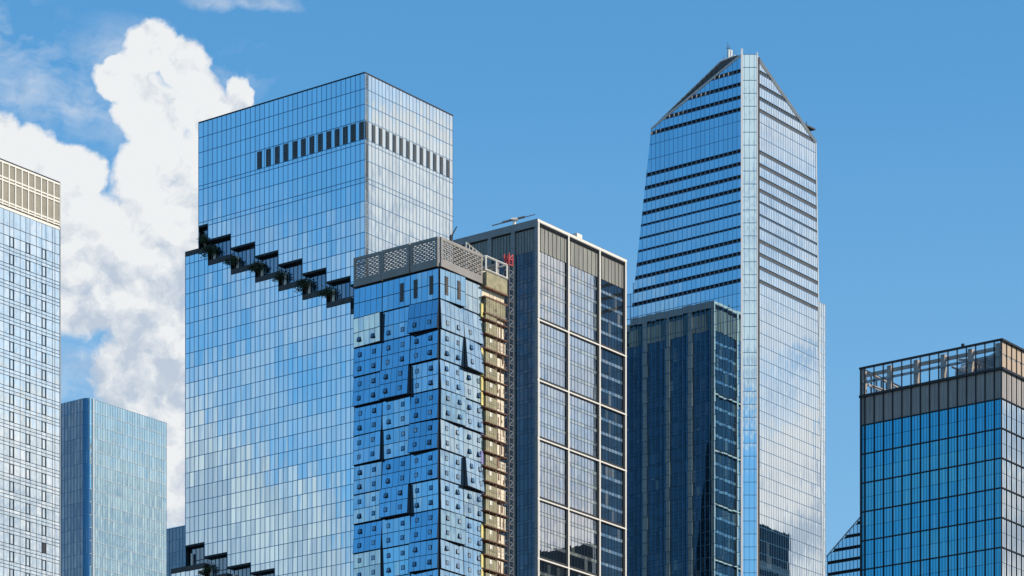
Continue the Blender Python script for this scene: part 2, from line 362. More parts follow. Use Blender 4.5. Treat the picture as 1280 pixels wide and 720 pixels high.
# corner rows (photo pixels at the near corner) of the horizontal joints
rows = [90.7,110.5,130,149.5,173.5,178.5,199.5,221.5,227.5,251]
zc = [S.z(y) for y in rows]; z = zc[-1]
while z > 0: z -= fl; zc.append(max(z, 0))
zc = sorted(set(zc))
up = S.u(A, 438.3)
bays = [0, S.u(A,438.3), S.u(A,408.1), S.u(A,378.1), S.u(A,348), S.u(A,319), S.u(A,288.7), S.u(A,260), UL]
def uc_bays(bs, w=1.57):
    o = []
    for a, b in zip(bs[:-1], bs[1:]):
        n = max(1, round((b-a)/w)); o += lin(a, b, n)[:-1]
    return o + [bs[-1]]
ucA = uc_bays(bays); ucB = lin(0, WS_, 26)
gl, mu, lv, so, pl, inn, rc, cols = Acc(), Acc(), Acc(), Acc(), Acc(), Acc(), Acc(), Acc()
# terraces: bay index -> top and bottom height of the opening
def zpx(px, py): return S.uz(A, px, py)[1]
nt_ = {1: (zpx(438.3,347.2), zpx(438,377)), 2: (zpx(407.8,336.9), zpx(408,367)), 3: (zpx(377,325.6), zpx(377.5,356)),
       4: (zpx(347,315.3), zpx(347.5,345.3)), 5: (zpx(317.5,304.8), zpx(318,335)), 6: (zpx(288.5,294.6), zpx(289,323.5)), 7: (zpx(260,282), zpx(260,314))}
nt_[0] = (zpx(456,354), zpx(456,388))
zlow_top = zpx(232, 320.5)
low = {}   # second flight, lower left
lb = [S.u(A,343.5), S.u(A,313.6), S.u(A,284.2), S.u(A,255.7), ULOW]
lowtop = [zpx(320,717), zpx(313.6,705.5), zpx(284.2,692.5), zpx(255.7,680)]
lowbot = [t - 1.55*fl for t in lowtop]
allb = sorted(set([0]+bays+lb))
def in_low(u):
    for k in range(4):
        if lb[k]-1e-6 <= u <= lb[k+1]+1e-6: return k
    return None
stepsB = []
for a, b in zip([0]+bays[1:-1]+[UL], bays[1:-1]+[UL, ULOW]):
    mid = (a+b)/2
    k = next((i for i in range(8) if bays[i]-1e-6 <= mid <= bays[i+1]+1e-6), None)
    stepsB.append((a, b, k))
def part_rect(name, m, *r):
    a_ = Acc(); A.rect(a_, *r); return a_.build(name, m, S.e)
full_u = uc_bays(bays + [ULOW])
lows = sorted(lb)
full_u = sorted(set(full_u))
def cut(z0, z1): return [z0]+[q for q in zc if z0+.3 < q < z1-.3]+[z1]
def ucut(a, b): 
    n = max(1, round((b-a)/1.57)); return lin(a, b, n)
for a, b, k in stepsB:
    if k is not None:
        zt, zb = nt_[k]
        curtain(A, R4(a, b, zt, ztop), ucut(a, b), cut(zt, ztop), gl, mu, mw=.075, md=.09, hw=.13, hd=.07)
        so.box(.25, DEP+.01, a, b, zt+.02, ztop-.3)                 # body behind the upper glass
        A.rect(so, a+.01, b-.01, zt, zt+.55, -.6, .09)
    else:
        zb = zlow_top
    # lower glass down to the second flight
    # second flight interrupts
    segs = [(a, b)]
    pts = sorted([a, b]+[q for q in lb if a < q < b])
    for s0, s1 in zip(pts[:-1], pts[1:]):
        kk = in_low((s0+s1)/2)
        if kk is None:
            rg = [(0, zb)]
        else:
            rg = [(lowtop[kk], zb), (0, lowbot[kk])]
        for z0, z1 in rg:
            curtain(A, R4(s0, s1, z0, z1), ucut(s0, s1), cut(z0, z1), gl, mu, mw=.075, md=.09, hw=.13, hd=.07)
            so.box(.25, DEP+.01, s0, s1, z0+.02, z1-.1)
        if kk is not None: A.rect(so, s0+.01, s1-.01, lowtop[kk], lowtop[kk]+.55, -.6, .09)
    # planter parapet and light column in the opening
    if k is not None:
        part_rect('planter_parapet', M_planter, a-.15, b-.16, zb-.15, zb+1.05, -1.1, .22)
        part_rect('terrace_column', M_cream, b-1.9, b-1.35, zb+.9, zb+4.4, -1.0, -.55)
    else:
        part_rect('planter_parapet', M_planter, a, b, zb-.1, zb+1.15, -1.0, .15)
for kk in range(4):
    part_rect('planter_parapet', M_planter, lb[kk]-.1, lb[kk+1]-.11, lowbot[kk]-.15, lowbot[kk]+1.1, -1.1, .25)
    part_rect('terrace_column', M_cream, lb[kk+1]-1.9, lb[kk+1]-1.35, lowbot[kk]+.9, lowbot[kk]+4.4, -1.0, -.55)
# base wing that runs further left
curtain(A, R4(ULOW, UBASE, 0, lowbot[3]), ucut(ULOW, UBASE), cut(0, lowbot[3]), gl, mu, mw=.075, md=.09, hw=.13, hd=.07)
so.box(.25, 30, ULOW, UBASE-.1, 0, lowbot[3]-.1); part_rect('planter_parapet', M_planter, ULOW, UBASE, lowbot[3]-.1, lowbot[3]+1.15, -1.0, .18)
# recessed glass behind the openings
UR = S.u(A, 251.0)
AR = Face((DEP,0),(0,1),(-1,0))
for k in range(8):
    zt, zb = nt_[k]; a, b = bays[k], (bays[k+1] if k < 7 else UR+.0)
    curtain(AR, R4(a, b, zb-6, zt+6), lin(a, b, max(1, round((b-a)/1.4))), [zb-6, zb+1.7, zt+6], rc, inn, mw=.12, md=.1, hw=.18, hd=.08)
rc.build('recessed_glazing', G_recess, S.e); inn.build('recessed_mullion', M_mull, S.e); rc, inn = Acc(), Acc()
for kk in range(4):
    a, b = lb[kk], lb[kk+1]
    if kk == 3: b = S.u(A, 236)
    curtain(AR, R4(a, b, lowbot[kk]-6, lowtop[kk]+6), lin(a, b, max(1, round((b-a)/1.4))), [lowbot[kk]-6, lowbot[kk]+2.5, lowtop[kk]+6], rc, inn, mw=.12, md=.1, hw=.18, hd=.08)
# side returns of the upper body and mass behind
so.box(DEP+.25, WS_-.3, .3, UR, 0, ztop-.5); so.box(DEP+.25, WS_-.3, UR, ULOW-.3, 0, zlow_top-.2)
so.box(.3, WS_, .3, .35, 0, ztop-.5)
# right wall
curtain(B, R4(0, WS_, 0, ztop), ucB, sorted(set([0]+zc)), gl, mu, mw=.06, md=.06, hw=.12, hd=.05)
# left and back walls of each body, glazed too
D1 = Face((0,UL),(1,0),(0,1)); D2 = Face((DEP,ULOW),(1,0),(0,1)); Cc = Face((WS_,0),(0,1),(1,0))
curtain(D1, R4(0, WS_, zlow_top, ztop), lin(0, WS_, 13), cut(zlow_top, ztop), gl, mu, mw=.12, hw=.2)
curtain(Face((0,ULOW),(1,0),(0,1)), R4(0, WS_, 0, zlow_top), lin(0, WS_, 13), cut(0, zlow_top), gl, mu, mw=.12, hw=.2)
curtain(Cc, R4(0, UL, 0, ztop), lin(0, UL, 20), cut(0, ztop), gl, mu, mw=.12, hw=.2)
# louvre columns near the top
lz0, lz1 = S.z(173), S.z(151)
def louvres(face, u0, u1, z0, z1):
    acc, back = Acc(), Acc()
    face.rect(back, u0, u1, z0, z1, .0, .05)
    n = int((z1-z0)/.42)
    for i in range(n):
        z_ = z0+(i+.5)*(z1-z0)/n; face.prism(acc, R4(u0+.05, u1-.05, z_-.06, z_+.06), .04, .20)
    lo = back.build('louvre_panel', M_black, S.e); acc.build('louvre_blades', M_louver, lo)
back = Acc()
pA = bays[1]/3 if False else 1.57
for i in range(13):
    px = 452-10.05*i-.012*i*i*4; u0 = S.u(A, px); louvres(A, u0-.75, u0+.80, lz0, lz1)
for i in range(13):
    u0 = ucB[2*i]; louvres(B, u0+.15, u0+ (ucB[1]-ucB[0]) -.0, lz0, lz1)
rf = Acc(); rf.box(.2, WS_-.1, .2, UL-.1, ztop-.5, ztop-.12); A.rect(rf, 0, UL, ztop-.12, ztop+.15, -.6, .14); B.rect(rf, 0, WS_, ztop-.12, ztop+.15, -.6, .14)
gl.build('glass_facade', G_spiral, S.e); mu.build('mullion_grid', M_mullblue, S.e); so.build('inner_wall', M_core, S.e)
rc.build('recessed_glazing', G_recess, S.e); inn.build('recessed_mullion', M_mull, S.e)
rf.build('roof', M_black, S.e)

# trees on the terraces
def make_tree(name, label, seed, h=4.6, w_=2.1):
    rnd = random.Random(seed); e = bpy.data.objects.new(name, None); COL.objects.link(e); e['label'] = label; e['category'] = 'tree'; e['group'] = 'trees on the tower terraces'
    t = Acc(); c = Acc(); t.bar((0,0,0), (.1,.05,h*.6), (.14,.06), 6)
    tips = []
    for i in range(9):
        a = rnd.uniform(0, 6.28); z0 = rnd.uniform(.25,.6)*h; r = rnd.uniform(.4,.95)*w_*.5; tip = (math.cos(a)*r, math.sin(a)*r, z0+rnd.uniform(.1,.4)*h)
        t.bar((.08,.04,z0), tip, (.06,.02), 4); tips.append(tip)
    tips.append((0,0,h*.85))
    for tp in tips:
        for k in range(70):
            p = Vector(tp)+Vector((rnd.gauss(0,.42), rnd.gauss(0,.42), rnd.gauss(0,.40))); s_ = rnd.uniform(.10,.22)
            q = Vector((rnd.uniform(-1,1), rnd.uniform(-1,1), rnd.uniform(-.4,1))).normalized(); a1 = q.orthogonal().normalized()*s_; b1 = q.cross(a1)*.7
            c.poly([p-a1, p-b1, p+a1, p+b1])
    t.build('trunk', M_bark, e); c.build('crown', M_leaf, e); return e
tp = [make_tree('terrace_tree', '', 1), make_tree('terrace_tree', '', 2, 3.8, 2.6)]
spots = []
names = ['second', 'third', 'fourth', 'fifth', 'sixth', 'seventh']
for k, lab in zip([6,5,4,3,2,1], ['highest terrace of the upper flight', 'second terrace from the top of the upper flight', 'third terrace from the top of the upper flight',
                'fourth terrace from the top of the upper flight', 'fifth terrace from the top of the upper flight', 'lowest terrace of the upper flight']):
    spots.append((bays[k+1]-1.0 if k < 7 else bays[k]+1, nt_[k][1]+.6, 'dark leafy tree on the '+lab, 1))
    spots.append((bays[k+1]+.5, nt_[k][1]+ .6+1.0*fl*.25, 'low shrub at the step above the '+lab, 2))
spots.append((bays[7]+1.3, nt_[7][1]+.5, 'dark tree under the overhanging upper left corner of the mirror tower', 1))
spots.append((lb[3]-1.2, lowbot[2]+.5, 'dark tree on the leftmost terrace of the lower flight', 1))
spots.append((lb[2]-1.2, lowbot[1]+.5, 'low tree on the second terrace from the left of the lower flight', 2))
spots.append((lb[3]+.6, lowbot[2]+.9, 'small dark shrub between the first two terraces of the lower flight', 2))
used = {1: False, 2: False}
for u_, z_, lab, kd in spots:
    src = tp[kd-1]
    if not used[kd]: e = src; used[kd] = True
    else:
        e = src.copy(); COL.objects.link(e)
        for ch in list(src.children): c = ch.copy(); COL.objects.link(c); c.parent = e
    lp = DR*.35 + DL*u_ if kd == 1 else DR*.3 + DL*u_
    e.location = (S.P0.x+lp.x, S.P0.y+lp.y, z_); e.rotation_euler = (0,0,random.uniform(0,6.28)); s_ = random.uniform(.85,1.15); e.scale = (s_*1.1, s_*1.1, s_*(.95 if kd == 1 else .75)); e['label'] = lab

# ------------------------------------------------------------------ dark tower in a pale frame
T = Bld('framed_tower', 'dark glass tower in a thick pale grid frame, behind the unfinished building', 'skyscraper', 672, 890)
A, B = T.A, T.B
W6 = T.u(B, 783.5); D6 = 50.0; zt = T.z(273); CC = Face((W6,0),(0,1),(1,0)); DD = Face((0,D6),(1,0),(0,1))
gl, gd, mu, fr, lv, core, sp, rf = [Acc() for _ in range(8)]
fl6 = (T.z(400)-T.z(475.5))/4
pB = [T.u(B, 673.5), T.u(B, 711.0), T.u(B, 750.0), T.u(B, 782.3)]
beamsz = [T.uz(B, 675, y)[1] for y in (400, 475.7, 548.5, 624, 698.5)]
dz_ = beamsz[0]-beamsz[1]; z = beamsz[-1]
while z-dz_ > 5: z -= dz_; beamsz.append(z)
zlv = T.z(311.5); PD = .6
spb = Acc()
zb6 = [0]
z = beamsz[0]; allz = []
tops = [zlv]+beamsz
for hi, lo_ in zip(tops, tops[1:]+[0]):
    n = max(1, round((hi-lo_)/fl6))
    for i in range(n):
        a = lo_+(hi-lo_)*i/n; allz += [a, a+(hi-lo_)/n*.24]
allz = sorted(set([0]+allz+[zlv]))
for i in range(3):
    a, b = pB[i]+.45, pB[i+1]-.45
    uc = lin(a, b, 8 if i == 2 else 9)
    tone = gd if i == 2 else gl  # third bay: neighbour's dark reflection put in as darker glass
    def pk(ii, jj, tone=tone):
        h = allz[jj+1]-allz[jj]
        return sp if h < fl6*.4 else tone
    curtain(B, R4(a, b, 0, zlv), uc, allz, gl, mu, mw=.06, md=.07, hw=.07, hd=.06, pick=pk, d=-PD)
    for k in range(14):   # louvre blades over the top storeys
        x0 = a+(b-a)*k/14; B.rect(lv, x0+.03, x0+(b-a)/14-.1, zlv, zt-2.0, -PD-.1, -PD+.10+(.12 if k%2 else 0))
    B.rect(core, a-.4, b+.4, zlv-.2, zt-1.5, -PD-.3, -PD-.12)
    for z in beamsz: B.rect(core, a, b, z+.33, z+1.0, -PD, -PD+.12); 
    B.rect(core, b-.30, b+.1, 0, zt-2, -PD, -.25)  # dark strip along each right jamb, its shade put in as colour
for u in pB: B.rect(fr, u-.36, u+.36, 0, zt-.01, -PD-.05, .0 if u not in (pB[0],) else .004)
for z in beamsz: B.rect(fr, 0, W6, z-.25, z+.25, -PD-.03, -.02)
cv = Acc()      # sunlit brightness put in as cream strips on the right wall's piers and beams
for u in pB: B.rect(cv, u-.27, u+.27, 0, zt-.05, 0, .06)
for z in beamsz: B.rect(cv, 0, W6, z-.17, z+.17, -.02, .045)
B.rect(cv, 0, W6, zt-.75, zt-.1, .02, .05); cv.build('sun_tint_strip', M_cream, T.e)
B.rect(fr, 0, W6, zt-1.0, zt, -PD-.03, .02)
bay = T.u(A, 639)-T.u(A, 667.5)
def side_face(Fc, u0, W, nb, glz):
    bw = W/nb
    for k in range(nb+1):
        u = u0+bw*k; hw_ = .62
        Fc.rect(fr, max(0.0 if Fc is A else 0, u-hw_), min(u+hw_, W), 0, zt-.02, -PD-.05, -.03)
        if k < nb:
            a, b = u+hw_, u+bw-hw_
            zz = [0]; q = zlv
            zs = [q-fl6*i for i in range(int(q/fl6)+1)]; zs = sorted(set([0]+zs+[x-fl6*.76 for x in zs if x-fl6*.76 > 0]))
            curtain(Fc, R4(a, b, 0, zlv), lin(a, b, 5), zs, glz, mu, mw=.07, md=.07, hw=.06, hd=.05, d=-PD)
            for j in range(7):
                x0 = a+(b-a)*j/7; Fc.rect(lv, x0+.04, x0+(b-a)/7-.14, zlv, zt-2.4, -PD-.1, -PD+.1)
            Fc.rect(core, a-.3, b+.3, zlv-.2, zt-1.5, -PD-.3, -PD-.12)
    Fc.rect(fr, 0, W, zt-2.0, zt-.005, -PD-.03, -.01)
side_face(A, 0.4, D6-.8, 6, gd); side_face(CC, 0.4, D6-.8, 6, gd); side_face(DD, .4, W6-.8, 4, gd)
core.box(PD+.35, W6-PD-.35, PD+.35, D6-PD-.35, 0, zt-1.2); rf.box(PD, W6-PD, PD, D6-PD, zt-1.3, zt-.7)
# small plant room that shows over the right parapet
pr = Acc(); u_, z_ = T.uz(B, 729, 292); pr.box(u_-.9, u_+1.6, 1.5, 4, zt-.7, zt+2.0)
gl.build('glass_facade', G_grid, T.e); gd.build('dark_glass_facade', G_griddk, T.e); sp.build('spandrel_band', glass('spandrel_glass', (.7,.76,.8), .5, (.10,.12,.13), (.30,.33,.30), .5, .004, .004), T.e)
mu.build('mullion_grid', M_mull, T.e); fr.build('stone_frame', M_frame, T.e); lv.build('louvre_panel', M_gridlouv, T.e); core.build('inner_wall', M_core, T.e); rf.build('roof', M_roof, T.e)
pr.build('roof_vent', M_cream, T.e)
# window-cleaning crane on its roof
def at(px, py, Y): return Vector(((px-CX)/FPX*Y, Y, (HOR-py)/FPX*Y+ZC))
Yc = T.P0.y+20
e = bpy.data.objects.new('roof_crane', None); COL.objects.link(e); b0 = at(643, 280, Yc); e.location = (b0.x, b0.y, zt-.7)
tag(e, 'thin grey crane with a long arm on the roof of the pale-framed tower', 'crane')
zz = zt-.7
ac = Acc(); ac.bar((0,0,0), (0,0,at(642,272.5,Yc).z-zz), .45, 8); ac.box(-.9,.9,-.9,.9,at(642,275.5,Yc).z-zz, at(642,273.5,Yc).z-zz); ac.build('mast', M_cream, e)
ac = Acc(); p1 = at(615,282,Yc)-e.location; p2 = at(669,268,Yc)-e.location; ac.bar(p1, p2, (.18,.12), 5); p3 = at(628,278.0,Yc)-e.location; p4 = at(656,271,Yc)-e.location; ac.bar(p3, p4, .34, 6); ac.build('arm', M_galv, e)

# ------------------------------------------------------------------ pointed tower with corner spine
K = Bld('pointed_tower', 'tallest blue glass tower with pointed crown and bright white corner rib', 'skyscraper', 927, 928)
A = K.A; cw = 4.45; BX, BY = .6003*cw, -.7998*cw
B = Face((BX,BY),(1,0),(0,-1)); Ch = Face((0,0),(BX,BY),(-.7998,-.6003))
gl, gb, mu, sl, post, core, trim, wing, wm, roof, bron = [Acc() for _ in range(11)]
def line_to(p, q, z): return p[0]+(q[0]-p[0])*(z-p[1])/(q[1]-p[1])
a1 = K.uz(A, 814, 161); a2 = K.uz(A, 790, 385); aT = K.uz(A, 926, 68.5); a0 = (line_to(a1, a2, 0), 0)
b1 = K.uz(B, 1019.6, 178); b2 = K.uz(B, 1028.5, 720); bT = (0, K.uz(B, 946, 71)[1]); b0_ = (line_to(b1, b2, 0), 0)
polyA = [(0,0), a0, a1, (0, aT[1])]; polyB = [(0,0), b0_, b1, (0, bT[1])]
rws = [87.8,104.4,120.6,135.8,150.6,169.2,187.8,203.9,220,235.8,250.8,266.8,282.9,299.3,316.0,332.4,349.5]
thick = {87.8,104.4,120.6,135.8,187.8,203.9,220,235.8,299.3,316.0,332.4,349.5}; midt = {250.8,266.8,282.9}
fl7 = 16.2/FPX*K.Y
zr = []; slots = []
for y in rws:
    z = K.z(y)
    if y in thick: zr += [z-.62, z+.46]; slots.append((z-.62, z+.46))
    elif y in midt: zr += [z-.30, z+.30]; slots.append((z-.30, z+.30))
    else: zr.append(z)
z = K.z(349.5)
while z > fl7: z -= fl7; zr.append(z)
zr = sorted([0]+zr+[K.z(50)])
def is_slot(j): return any(abs(zr[j]-s[0]) < 1e-6 for s in slots)
ucA = lin(0, a0[0], 0 or 25); uA = [0]; 
stepA = a1[0]/20; ucA = [stepA*i for i in range(40)]
stepB = b1[0]/25; ucB = [stepB*i for i in range(32)]
curtain(A, polyA, ucA, zr, gl, mu, mw=.07, md=.07, hw=.13, hd=.06, pick=lambda i, j: None if is_slot(j) else gl)
curtain(B, polyB, ucB, zr, gb, mu, mw=.04, md=.05, hw=.12, hd=.06, pick=lambda i, j: None if is_slot(j) else gb)
def build2(pairs, name, parent):
    o_ = Acc(); mats = []; idx = []
    for k, (a, m) in enumerate(pairs):
        off = len(o_.v); o_.v += a.v; o_.f += [tuple(off+i for i in f) for f in a.f]; o_.uv += a.uv; o_.r += a.r; idx += [k]*len(a.f)
    ob = o_.build(name, pairs[0][1], parent)
    for a, m in pairs[1:]: ob.data.materials.append(m)
    for p, k in zip(ob.data.polygons, idx): p.material_index = k
    return ob
for s0, s1 in slots:
    for Fc, pol, ucs, m_ in ((A, polyA, ucA, M_core), (B, polyB, ucB, M_bronze)):
        q = clip(R4(0, 90, s0, s1), pol)
        if len(q) < 3: continue
        bnd, pst = Acc(), Acc(); Fc.prism(bnd, q, -.7, -.45 if Fc is A else -.12)
        for u in ucs:
            q = clip(R4(u-.14, u+.14, s0, s1), pol)
            if len(q) > 2: Fc.prism(pst, q, -.5, -.05)
        build2([(bnd, M_black if s0 > K.z(125) else m_), (pst, M_graypan)], 'slot_band', K.e)
# chamfered corner
gch = Acc()
uc = [0, cw*.18, cw*.5, cw*.82, cw]
curtain(Ch, R4(0, cw, 0, K.z(68)), uc, [0]+[K.z(68)-fl7*i for i in range(int(K.z(68)/fl7)+1)][::-1], gch, mu, mw=.08, md=.1, hw=.12, hd=.1)
Ch.rect(trim, -.25, .35, 0, K.z(62), -.3, .75); Ch.rect(trim, cw-.12, cw+.22, 0, K.z(66), -.3, .55)
Ch.rect(bron, cw+.2, cw+.75, 0, K.z(72), -.9, .30)
# edge trims along the slopes
def edge(Fc, p, q, r=.38, acc=trim): acc.bar(Fc.P(p[0], p[1], .1), Fc.P(q[0], q[1], .1), r, 4)
edge(A, a1, (.0, aT[1]), .30); edge(B, b1, (0, bT[1]), .50); edge(B, b1, b0_, .18)
# body behind the glass
Wt, W0 = BX+b1[0], BX+b0_[0]
bx = [(.9,1,0),(W0-.5,-1.5+1,0),(W0-.5,a0[0]-.5,0),(.9,a0[0]-.5,0)]
tt = [(.9,1,aT[1]-3),(Wt-1,BY+1,b1[1]-.8),(Wt-1,a1[0]-.8,b1[1]-12),(.9,a1[0]-.8,a1[1]-.8)]
v0 = [(BX+.6,BY+.9,0),(W0-.7,BY+.9,0),(W0-.7,a0[0]-.7,0),(.9,a0[0]-.7,0),(.9,.3,0)]
v1 = [(BX+.6,BY+.9,bT[1]-2.5),(Wt-.7,BY+.9,b1[1]-1.2),(Wt-.7,a1[0]-.7,b1[1]-14),(.9,a1[0]-.7,a1[1]-1.2),(.9,.3,aT[1]-2.5)]
for i in range(5):
    j = (i+1) % 5; core.poly([v0[i], v0[j], v1[j], v1[i]])
core.poly([v1[0], v1[1], v1[2]]); core.poly([v1[0], v1[2], v1[4]]); core.poly([v1[2], v1[3], v1[4]])
# glazed far walls
C7 = Acc(); 
wl = [(W0,BY,0),(W0,a0[0],0),(Wt,a1[0],b1[1]-12),(Wt,BY,b1[1])]; C7.poly(wl, [(0,0),(1,0),(1,1),(0,1)], (.5,.5,.2))
wl = [(W0,a0[0],0),(0,a0[0],0),(0,a1[0],a1[1]),(Wt,a1[0],b1[1]-12)]; C7.poly(wl, [(0,0),(1,0),(1,1),(0,1)], (.5,.5,.2))
# second parapet behind the left slope
AP = Face((7.5,0),(0,1),(-1,0))
s1_ = K.uz(AP, 819, 156); s2_ = K.uz(AP, 901, 76.5); s3_ = K.uz(AP, 919, 69.5); 
ptsP = [(4, s1_[1]-5), (s1_[0], s1_[1]-5), s1_, s2_, s3_, (4, s3_[1]-.5)]
AP.prism(bron, ptsP, -.5, 0); 
for p, q in ((s1_, s2_), (s2_, s3_)): trim.bar(AP.P(*p), AP.P(*q), .22, 4)
for i in range(14):
    t = i/14; p = (s1_[0]+(s2_[0]-s1_[0])*t, s1_[1]+(s2_[1]-s1_[1])*t); bron.bar(AP.P(p[0], p[1]-5, .1), AP.P(p[0], p[1], .1), .12, 4)
# observation deck: a thin triangular platform high on the right side
deck = Acc(); inv = (Matrix.Translation(K.e.location) @ Matrix.Rotation(PHI, 4, 'Z')).inverted()
q = [inv @ at(1002, 152.5, 972), inv @ at(1019.5, 160.8, 976), inv @ at(999, 155.5, 992)]
lo_ = [v-Vector((0,0,.45)) for v in q]; ap = inv @ at(1004, 166, 980)
deck.poly(q); deck.poly([q[0], lo_[0], lo_[1], q[1]]); deck.poly([q[1], lo_[1], lo_[2], q[2]]); deck.poly([lo_[0], ap, lo_[1]]); deck.poly([lo_[1], ap, lo_[2]]); deck.poly([q[2], lo_[2], lo_[0], q[0]]); deck.poly([lo_[2], ap, lo_[0]])
deck.bar(inv @ at(1008, 155.5, 973), inv @ at(1008, 151.5, 973), .12, 4)
# side wings
WA = Face((2.2,0),(0,1),(-1,0)); w0, w1 = 5, K.u(WA, 783); ztw = K.uz(WA, 789, 367)[1]
curtain(WA, R4(w0, w1, 0, ztw), lin(w0, w1, 24), [ztw-fl7*i for i in range(int(ztw/fl7)+1)][::-1], gl, mu, mw=.11, hw=.16); core.box(2.7, 40, w0, w1-.3, 0, ztw-.3)
w2 = K.u(WA, 791.5); z2 = K.uz(WA, 792, 354)[1]; curtain(WA, R4(w0, w2, ztw, z2), [w0, w2], [ztw, z2], gl, mu, d=.02); core.box(2.7, 40, w0, w2, ztw-.3, z2-.1)
WB = Face((BX,BY+3.0),(1,0),(0,-1)); w0, w1 = 10, K.u(WB, 1031.8); zwb = K.uz(WB, 1024, 377.5)[1]
curtain(WB, R4(w0, w1, 0, zwb), lin(w0, w1, 30), [zwb-fl7*i for i in range(int(zwb/fl7)+1)][::-1], wing, wm, mw=.18, hw=.12)
core.box(BX+w0, BX+w1-.3, BY+3.5, 30, 0, zwb-.3)
gch.build('corner_glass', glass('corner_strip_glass', (.66,.86,.96), .88, (.02,.04,.06), (.3,.4,.45), .08, .002, .003, graze=(.8,.9,.96)), K.e); gl.build('glass_facade', G_crystal, K.e); tag(gb.build('glass_facade', G_crystal, K.e), 'pale reflecting right wall and corner glass', None)
mu.build('mullion_grid', M_mullblue, K.e); core.build('inner_wall', M_core, K.e); bron.build('bronze_band', M_bronze, K.e)
trim.build('corner_rib', M_white, K.e); C7.build('rear_glazing', G_crystal, K.e); deck.build('observation_deck', M_black, K.e)
wing.build('side_wing_glazing', G_res, K.e); wm.build('side_wing_mullion', M_silver, K.e)
# antenna
e = bpy.data.objects.new('roof_antenna', None); COL.objects.link(e); bb = at(911, 71, 945); e.location = (bb.x, bb.y, at(911,73,945).z)
tag(e, 'small cluster of thin antennas on the very top of the pointed tower', 'antenna')
def rel_(px, py): return at(px, py, 945)-e.location
ac = Acc(); ac.bar(rel_(909.5,74), rel_(909.5,52.5), (.16,.05), 5); ac.bar(rel_(911.5,72), rel_(911.5,56), .10, 5); ac.bar(rel_(907.5,60), rel_(913,61), .07, 4); ac.bar(rel_(915.5,73), rel_(915.5,64), .07, 4); ac.bar(rel_(905,77), rel_(905,68), .06, 4); ac.bar(rel_(920,71), rel_(920,64), .05, 4); ac.bar(rel_(904,74), rel_(921,70.5), .08, 4); ac.build('mast', M_galv, e)
ac = Acc(); ac.bar(rel_(911,74), rel_(911,62.5), .42, 8); ac.bar(rel_(914,74), rel_(914,62.8), .36, 8); ac.build('drum', M_white, e)

# ------------------------------------------------------------------ tower with a cage crown at right
O = Bld('cage_crowned_tower', 'cobalt blue glass office tower with black fins and an open steel cage on top', 'skyscraper', 1252, 820)
A, B = O.A, O.B
DA = O.u(A, 1076.5); WB8 = O.u(B, 1313); zt = O.z(424); zl1 = O.z(460.6); zl0 = O.z(498)
gl, gb, mu, fin, pan, cage, clear, beam, core, rf = [Acc() for _ in range(10)]
nA = 16; uA = [0.0]+[O.u(A, 1252-11.55*(i+.78)+.012*(i*i)*.0) for i in range(15)]+[DA]
hv = []; 
zz = zl0; sp8 = (O.z(573)-O.z(647.4))/2
while zz > 0: hv.append(zz); zz -= sp8
hv = sorted([0]+hv)
sub = sorted(set(hv+[h-sp8*.5 for h in hv if h-sp8*.5 > 0]))
def subs(us, n): 
    o = []
    for a, b in zip(us[:-1], us[1:]): o += lin(a, b, n)[:-1]
    return o+[us[-1]]
nB = 9; uB = lin(0, WB8, 10)
CCo = Face((WB8,0),(0,1),(1,0)); DDo = Face((0,DA),(1,0),(0,1))
curtain(A, R4(0, DA, 0, zl0), subs(uA, 3), sub, gl, mu, mw=.07, md=.06, hw=.08, hd=.06)
curtain(B, R4(0, WB8, 0, zl0), subs(uB, 2), sub, gb, mu, mw=.05, md=.05, hw=.08, hd=.05)
curtain(CCo, R4(0, DA, 0, zl0), uA, hv, gl, mu); curtain(DDo, R4(0, WB8, 0, zl0), uB, hv, gl, mu)
for Fc, us, wf_ in ((A, uA, .17), (B, uB, .20), (CCo, uA, .26), (DDo, uB, .26)):
    for u in us:
        Fc.rect(fin, u-wf_/2, u+wf_/2, 0, zt, -.1, .34 if Fc is not B else .16)
    for h in hv[1:]: Fc.rect(fin, 0, us[-1], h-.13, h+.13, -.1, .30)
    Fc.rect(fin, -.3, us[-1]+.3, zl1-.30, zl1+.30, -.15, .55); Fc.rect(fin, -.3, us[-1]+.3, zt-.35, zt+.12, -.15, .50)
    zm = (zl1+zt)/2
    Fc.rect(cage, 0, us[-1], zm-.30, zm+.30, -.55, -.2)
    for a, b in zip(us[:-1], us[1:]):
        Fc.rect(pan, a+.1, b-.1, zl0, zl1, -.5, -.05)
        n = 8
        Fc.rect(pan, (a+b)/2-.06, (a+b)/2+.06, zl0, zl1-.3, -.05, .05)
        if Fc is B:
            for z0_, z1_ in ((zl1+.3, zm-.3), (zm+.3, zt-.35)): Fc.rect(beam, a+.1, b-.1, z0_, z1_, -.5, -.08)
        else: Fc.quad(clear, R4(a+.1, b-.1, zl1+.3, zt-.35), 0.0)
core.box(.6, WB8-.6, .6, DA-.6, 0, zl1-1.0); rf.box(.5, WB8-.5, .5, DA-.5, zl1-1.0, zl1-.4)
for i in range(6):
    u = DA*(i+.08)/5.2
    for xx in (1.3,): beam.box(xx-.5, xx+.7, u-.6+1, u+.6+1, zl1-.4, zt-.5)
for i in range(5):
    u = WB8*(i+.3)/4.9; beam.box(u-.4, u+.4, 1.2, 2.0, zl1-.4, zt-1)
beam.box(1.2, 2.0, .8, DA-.8, zt-2.0, zt-1.2)
for (a, b) in (((2,DA-2,zt-1.5),(14,DA-10,zl1+.6)), ((2,DA-2,zl1+3),(10,DA-9,zl1)), ((3,2,zt-2),(3,12,zt-4.5)), ((3,6,zl1+4),(3,14,zt-2)), ((3,3,zl1+1),(3,9,zt-3.5)), ((3,10,zl1+.5),(3,16,zl1+4))):
    beam.bar(a, b, .30, 6)
